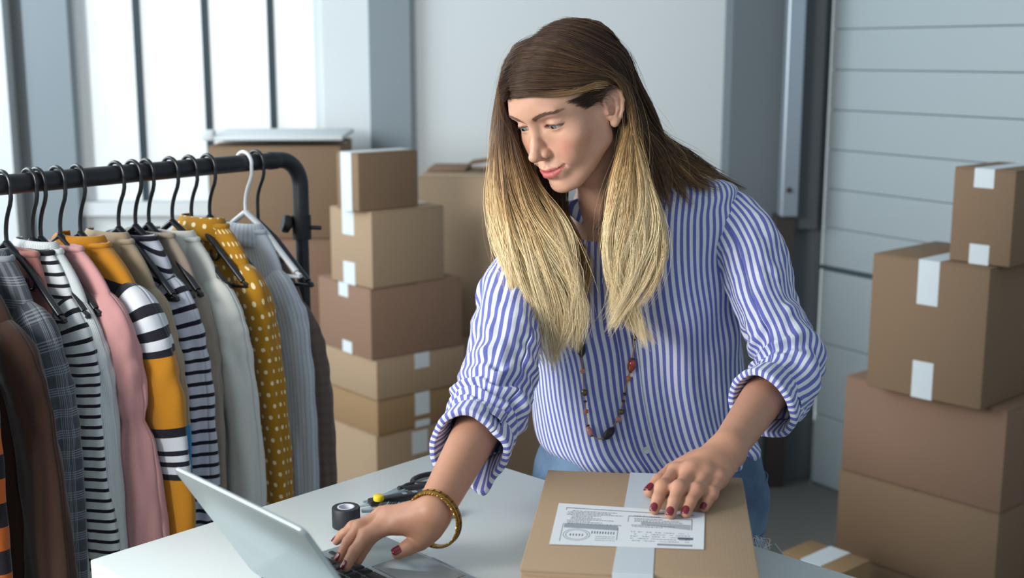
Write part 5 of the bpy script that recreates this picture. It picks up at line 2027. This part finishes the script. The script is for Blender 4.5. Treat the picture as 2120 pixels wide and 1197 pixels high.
# her left side, back half: down behind the shoulder
A2 = [
    [h(.006, .015, .134), h(-.036, .012, .128), h(-.072, -.004, .096), h(-.086, -.030, .054), P3(1306, 225, 1.935), P3(1334, 300, 1.94), P3(1362, 400, 1.93), P3(1372, 480, 1.925)],
    [h(.006, -.010, .137), h(-.038, -.018, .128), h(-.070, -.038, .092), h(-.082, -.060, .048), P3(1316, 225, 1.95), P3(1350, 300, 1.96), P3(1396, 385, 1.945), P3(1432, 440, 1.94)],
    [h(.006, -.035, .135), h(-.034, -.048, .124), h(-.062, -.072, .086), h(-.070, -.088, .044), P3(1322, 218, 1.965), P3(1360, 295, 1.985), P3(1424, 365, 1.97), P3(1492, 408, 1.96)],
    [h(.006, -.060, .130), h(-.028, -.078, .114), h(-.048, -.096, .078), P3(1303, 150, 1.975), P3(1329, 215, 1.985), P3(1370, 288, 2.01), P3(1446, 348, 2.02), P3(1535, 392, 2.0)],
    [h(.006, -.078, .120), h(-.018, -.098, .098), P3(1284, 103, 1.985), P3(1314, 158, 2.0), P3(1337, 222, 2.01), P3(1378, 292, 2.05), P3(1456, 340, 2.07), P3(1556, 396, 2.07)],
]
parts_.append(hair_sheet(A2, 2900, .0018, (.05, .42, (.3, .95)), wave=.003, clumps=22, layers=.012))
# her right side (image left): from the parting down both sides of the far shoulder
B1 = [
    [h(.006, .094, .086), h(.026, .094, .082), P3(1060, 198, 1.94), P3(1078, 240, 1.968), P3(1094, 310, 1.972), P3(1118, 390, 1.955), P3(1160, 470, 1.92), P3(1198, 560, 1.905), P3(1204, 640, 1.90), P3(1192, 700, 1.90)],
    [h(.006, .094, .088), h(.026, .096, .084), P3(1054, 205, 1.925), P3(1060, 275, 1.935), P3(1074, 340, 1.93), P3(1100, 410, 1.925), P3(1150, 480, 1.91), P3(1190, 560, 1.90), P3(1198, 650, 1.895), P3(1182, 725, 1.90)],
    [h(.006, .084, .102), h(.034, .086, .096), P3(1040, 200, 1.925), P3(1044, 270, 1.935), P3(1054, 345, 1.94), P3(1078, 430, 1.93), P3(1124, 520, 1.91), P3(1164, 600, 1.90), P3(1166, 690, 1.90), P3(1150, 760, 1.90)],
    [h(.006, .060, .120), h(.040, .060, .110), P3(1036, 170, 1.94), P3(1034, 250, 1.95), P3(1036, 340, 1.95), P3(1052, 440, 1.93), P3(1086, 540, 1.91), P3(1122, 620, 1.90), P3(1136, 700, 1.895), P3(1154, 790, 1.90)],
    [h(.006, .034, .130), h(.040, .034, .122), P3(1044, 130, 1.955), P3(1029, 230, 1.97), P3(1024, 330, 1.965), P3(1030, 440, 1.94), P3(1058, 550, 1.915), P3(1092, 630, 1.90), P3(1104, 700, 1.895), P3(1134, 775, 1.90)],
    [h(.006, .008, .135), h(.040, .006, .128), P3(1058, 104, 1.975), P3(1030, 190, 1.99), P3(1023, 300, 1.985), P3(1014, 430, 1.96), P3(1032, 530, 1.93), P3(1062, 600, 1.91), P3(1074, 650, 1.905), P3(1056, 700, 1.91)],
]
parts_.append(hair_sheet(B1, 4300, .0024, (.10, 1.0, (.20, .66)), wave=.0075, clumps=26, layers=.015))
# inner dark curtain behind the chin
B2 = [
    [h(.06, .03, .02), h(.066, .030, -.03), P3(1100, 420, 1.98), P3(1140, 500, 1.95), P3(1180, 600, 1.925), P3(1190, 660, 1.92)],
    [h(.06, -.01, .02), h(.062, .0, -.05), P3(1140, 430, 1.99), P3(1180, 500, 1.96), P3(1205, 580, 1.93), P3(1205, 650, 1.92)],
    [h(.05, -.04, .0), h(.05, -.02, -.07), P3(1165, 430, 2.0), P3(1196, 490, 1.965), P3(1212, 560, 1.93), P3(1208, 630, 1.92)],
]
parts_.append(hair_sheet(B2, 1100, .003, (.12, .62, (.2, 1.0)), wave=.004, clumps=14, layers=.016))
# behind the ear, in front of the neck on the image right
A3 = [
    [h(-.070, -.020, -.010), h(-.070, -.014, -.050), P3(1262, 400, 1.955), P3(1250, 470, 1.93), P3(1252, 540, 1.91)],
    [h(-.074, -.034, .000), h(-.078, -.034, -.050), P3(1288, 400, 1.955), P3(1280, 480, 1.93), P3(1285, 560, 1.91)],
    [h(-.076, -.050, .010), h(-.082, -.056, -.050), P3(1330, 400, 1.955), P3(1325, 480, 1.93), P3(1320, 560, 1.91)],
]
parts_.append(hair_sheet(A3, 1000, .003, (.12, .55, (.3, 1.0)), wave=.003, clumps=12, layers=.016))
# back of the head
C1 = []
for ang in np.linspace(-1.15, 1.15, 7):
    sx, cx = math.sin(ang), math.cos(ang)
    C1.append([h(.004, -.060 - .02 * abs(cx), .120), h(.050 * sx, -.075 - .025 * cx, .105), h(.078 * sx, -.050 - .065 * cx, .055), h(.084 * sx, -.045 - .078 * cx, -.01),
               h(.088 * sx, -.050 - .075 * cx, -.075), hw((.10 * sx, -.055 - .075 * cx, -.12)) + np.array([0, .05, -.06]), hw((.10 * sx, -.055 - .075 * cx, -.12)) + np.array([0, .06, -.20])])
parts_.append(hair_sheet(C1, 1200, .003, (.06, .7, (.3, 1.0)), wave=.003, clumps=20, layers=.012))
# fine short strands where hair meets the forehead and temple
TP = [
    [h(-.052, .062, .050), h(-.062, .042, .046), h(-.074, .014, .040), h(-.080, -.006, .034)],
    [h(-.058, .050, .038), h(-.068, .032, .034), h(-.075, .012, .032), h(-.080, -.004, .030)],
    [h(-.062, .038, .024), h(-.070, .026, .024), h(-.075, .012, .026), h(-.079, .0, .028)],
]
parts_.append(hair_sheet(TP, 620, .0012, (.04, .16, (.3, 1.0)), wave=.0, clumps=8, layers=.002, off=.0010, cut=.45, rad=.00026, start=.75))
# loose flyaway hairs around the outline
for src, nfl in ((A1, 60), (A2, 70), (B1, 90)):
    parts_.append(hair_sheet(src, nfl, .010, (.35, .9, (.2, .8)), wave=.010, clumps=nfl, layers=.03, off=.012, cut=.5, rad=.00016))
Ph = np.concatenate([p[0] for p in parts_]); Rh = np.concatenate([p[1] for p in parts_]); Uh = np.concatenate([p[2] for p in parts_])
hair = strands_mesh('hair', Ph - PO, Rh, M_HAIR, person, Uh)
# ================================================================== JEWELLERY
M_GOLD = plain('aged_brass', srgb(176, 140, 72), .35, .85, scale=200)
M_DKG = plain('dark_engraving', srgb(60, 44, 26), .6, .3)
nb = unit(np.array(RF[1][0]) - EL_R)
bcn = WR_R + (np.array(RF[1][0]) - WR_R) * .10 + np.array([.006, -.002, -.008])
nb = unit(nb + np.array([.0, -.15, .25]))
X_ = unit(np.cross((0, 0, 1), nb)); Z_ = np.cross(nb, X_)
for k_, (off_, r_, w_, lab_) in enumerate(((.0, .0375, .0042, 'wide brass bangle with dark bars on her right wrist'), (.0060, .0365, .0012, 'thin twisted brass bangle below the wide one on her right wrist'))):
    cpos = bcn + nb * (off_ - .003)
    t = thing('bangle', tuple(cpos), 0, lab_, 'bracelet', None)
    an = np.linspace(0, 2 * math.pi, 96, endpoint=False)
    if k_ == 0:
        prof = [(-.0011, -w_), (.0004, -w_ * .9), (.0010, 0), (.0004, w_ * .9), (-.0011, w_), (-.0013, 0)]
        V = np.array([(X_ * math.cos(a) + Z_ * math.sin(a) * 1.04) * (r_ + p_) + nb * q_ for a in an for p_, q_ in prof])
        Fc = [(i * 6 + j, i * 6 + (j + 1) % 6, ((i + 1) % 96) * 6 + (j + 1) % 6, ((i + 1) % 96) * 6 + j) for i in range(96) for j in range(6)]
        build('band', (V, Fc, None), M_GOLD, t)
        for a in np.linspace(0, 2 * math.pi, 24, endpoint=False):
            d_ = X_ * math.cos(a) + Z_ * math.sin(a) * 1.04
            tg = -X_ * math.sin(a) + Z_ * math.cos(a)
            build('engraved_bar', xf(box(-.0006, .0006, -w_ * .95, w_ * .95, -.0003, .0003), d_ * (r_ + .0011), tg, nb, unit(d_)), M_DKG, t, smooth=False)
        for s_ in (-1, 0, 1):
            ring = np.array([(X_ * math.cos(a) + Z_ * math.sin(a) * 1.04) * (r_ + .0009) + nb * (w_ * .97 * s_) for a in an])
            build('rim', tube(ring, .0006, 6, closed=True), M_GOLD if s_ else M_DKG, t)
    else:
        for ph in (0, math.pi):
            ring = np.array([(X_ * math.cos(a) + Z_ * math.sin(a) * 1.04) * (r_ + .0009 * math.cos(a * 30 + ph)) + nb * .0009 * math.sin(a * 30 + ph) for a in np.linspace(0, 2 * math.pi, 480, endpoint=False)])
            build('twisted_wire', tube(ring, .0009, 6, closed=True), M_GOLD, t)

# necklace lying on the shirt front
_P = P_.reshape(-1, 3)
_r = _P - np.array([0, 0, CAM_Z])
_fw = _r[:, 1] * math.cos(PITCH) - _r[:, 2] * math.sin(PITCH)
_up = _r[:, 1] * math.sin(PITCH) + _r[:, 2] * math.cos(PITCH)
_sx = 1060 + F_PX * _r[:, 0] / _fw; _sy = 598.5 - F_PX * _up / _fw
_front = _P[:, 1] < 2.05


def on_shirt(px, py0, lift=.006):
    d = (_sx - px) ** 2 + (_sy - py0) ** 2 + (~_front) * 1e6
    i = np.argsort(d)[:6]
    return py_(px, py0, _P[i, 1].min() - lift)


chain_px = [(1222, 470), (1206, 540), (1201, 600), (1202, 660), (1203, 722), (1208, 790), (1213, 850), (1218, 885), (1228, 903), (1243, 909), (1258, 899), (1272, 880), (1284, 858), (1296, 800), (1306, 762), (1312, 720), (1314, 670), (1310, 600), (1296, 520)]
CP = np.array([on_shirt(*p_, lift=.005 if 590 < p_[1] < 740 else .005) for p_ in chain_px])
path = smooth_path(CP, 240)
no = path[len(path) // 2]
nk = thing('bead_necklace', tuple(no), 0, 'long necklace of mixed amber and black beads hanging over the striped shirt', 'necklace')
build('cord', tube(path - no, .0010, 8), plain('cord', srgb(170, 130, 90), .6), nk)
MB_ = {'brown': plain('bead_brown', srgb(72, 46, 34), .3), 'orange': plain('bead_orange', srgb(198, 116, 74), .4), 'amber': plain('bead_amber', srgb(190, 84, 66), .12, spec=.8),
       'black': plain('bead_black', srgb(40, 32, 34), .5), 'pink': plain('bead_pink', srgb(196, 128, 122), .15, spec=.8), 'metal': plain('bead_metal', srgb(120, 104, 72), .35, .7)}
MB_['amber'].node_tree.nodes['Principled BSDF'].inputs['Transmission Weight'].default_value = .35


def bead(px, py0, L, r, col, parts_extra=True):
    c = on_shirt(px, py0, .005 + r * .5)
    i = np.argmin(np.linalg.norm(path - c, axis=1))
    i = min(max(i, 1), len(path) - 2)
    d = unit(path[i + 1] - path[i - 1])
    c = path[i] + np.array([0, -r * .45, 0])
    n = 12
    prof = [(max(r * math.sin(math.pi * k / n) ** .8, 1e-4), -L / 2 * math.cos(math.pi * k / n)) for k in range(n + 1)]
    if col == 'metal':
        V, Fc, _ = lathe(prof, 32, (0, 0, 0), d)
        a = np.tile(np.arange(32), n + 1)
        ax = V @ d
        rad = V - np.outer(ax, d)
        V = rad * (1 - .10 * (a % 4 == 0))[:, None] + np.outer(ax, d)
        build('bead', (V + c - no, Fc, None), MB_[col], nk)
    else:
        build('bead', lathe(prof, 20, c - no, d), MB_[col], nk)
    if L > .011:
        for s_ in (-1, 1):
            build('spacer_ring', lathe([(.0012, -.0010), (.0026, -.0010), (.0030, 0), (.0026, .0010), (.0012, .0010)], 14, c - no + d * s_ * (L / 2 + .0002), d), MB_['brown'], nk)


for px_, py_0, L_, r_, c_ in ((1203, 610, .014, .0050, 'brown'), (1203, 631, .008, .0040, 'orange'), (1204, 675, .018, .0062, 'amber'), (1204, 724, .026, .0072, 'black'), (1208, 771, .009, .0045, 'pink'),
                              (1211, 813, .011, .0055, 'metal'), (1213, 830, .004, .0032, 'brown'), (1215, 851, .008, .0038, 'orange'), (1217, 880, .004, .0030, 'brown'), (1221, 892, .017, .0048, 'pink'),
                              (1261, 896, .024, .0070, 'black'), (1281, 870, .010, .0048, 'pink'), (1287, 853, .009, .0052, 'metal'), (1294, 829, .004, .0032, 'brown'), (1297, 815, .004, .0032, 'brown'),
                              (1303, 783, .009, .0042, 'orange'), (1307, 757, .022, .0070, 'amber'), (1313, 700, .008, .0040, 'brown')):
    bead(px_, py_0, L_, r_, c_)
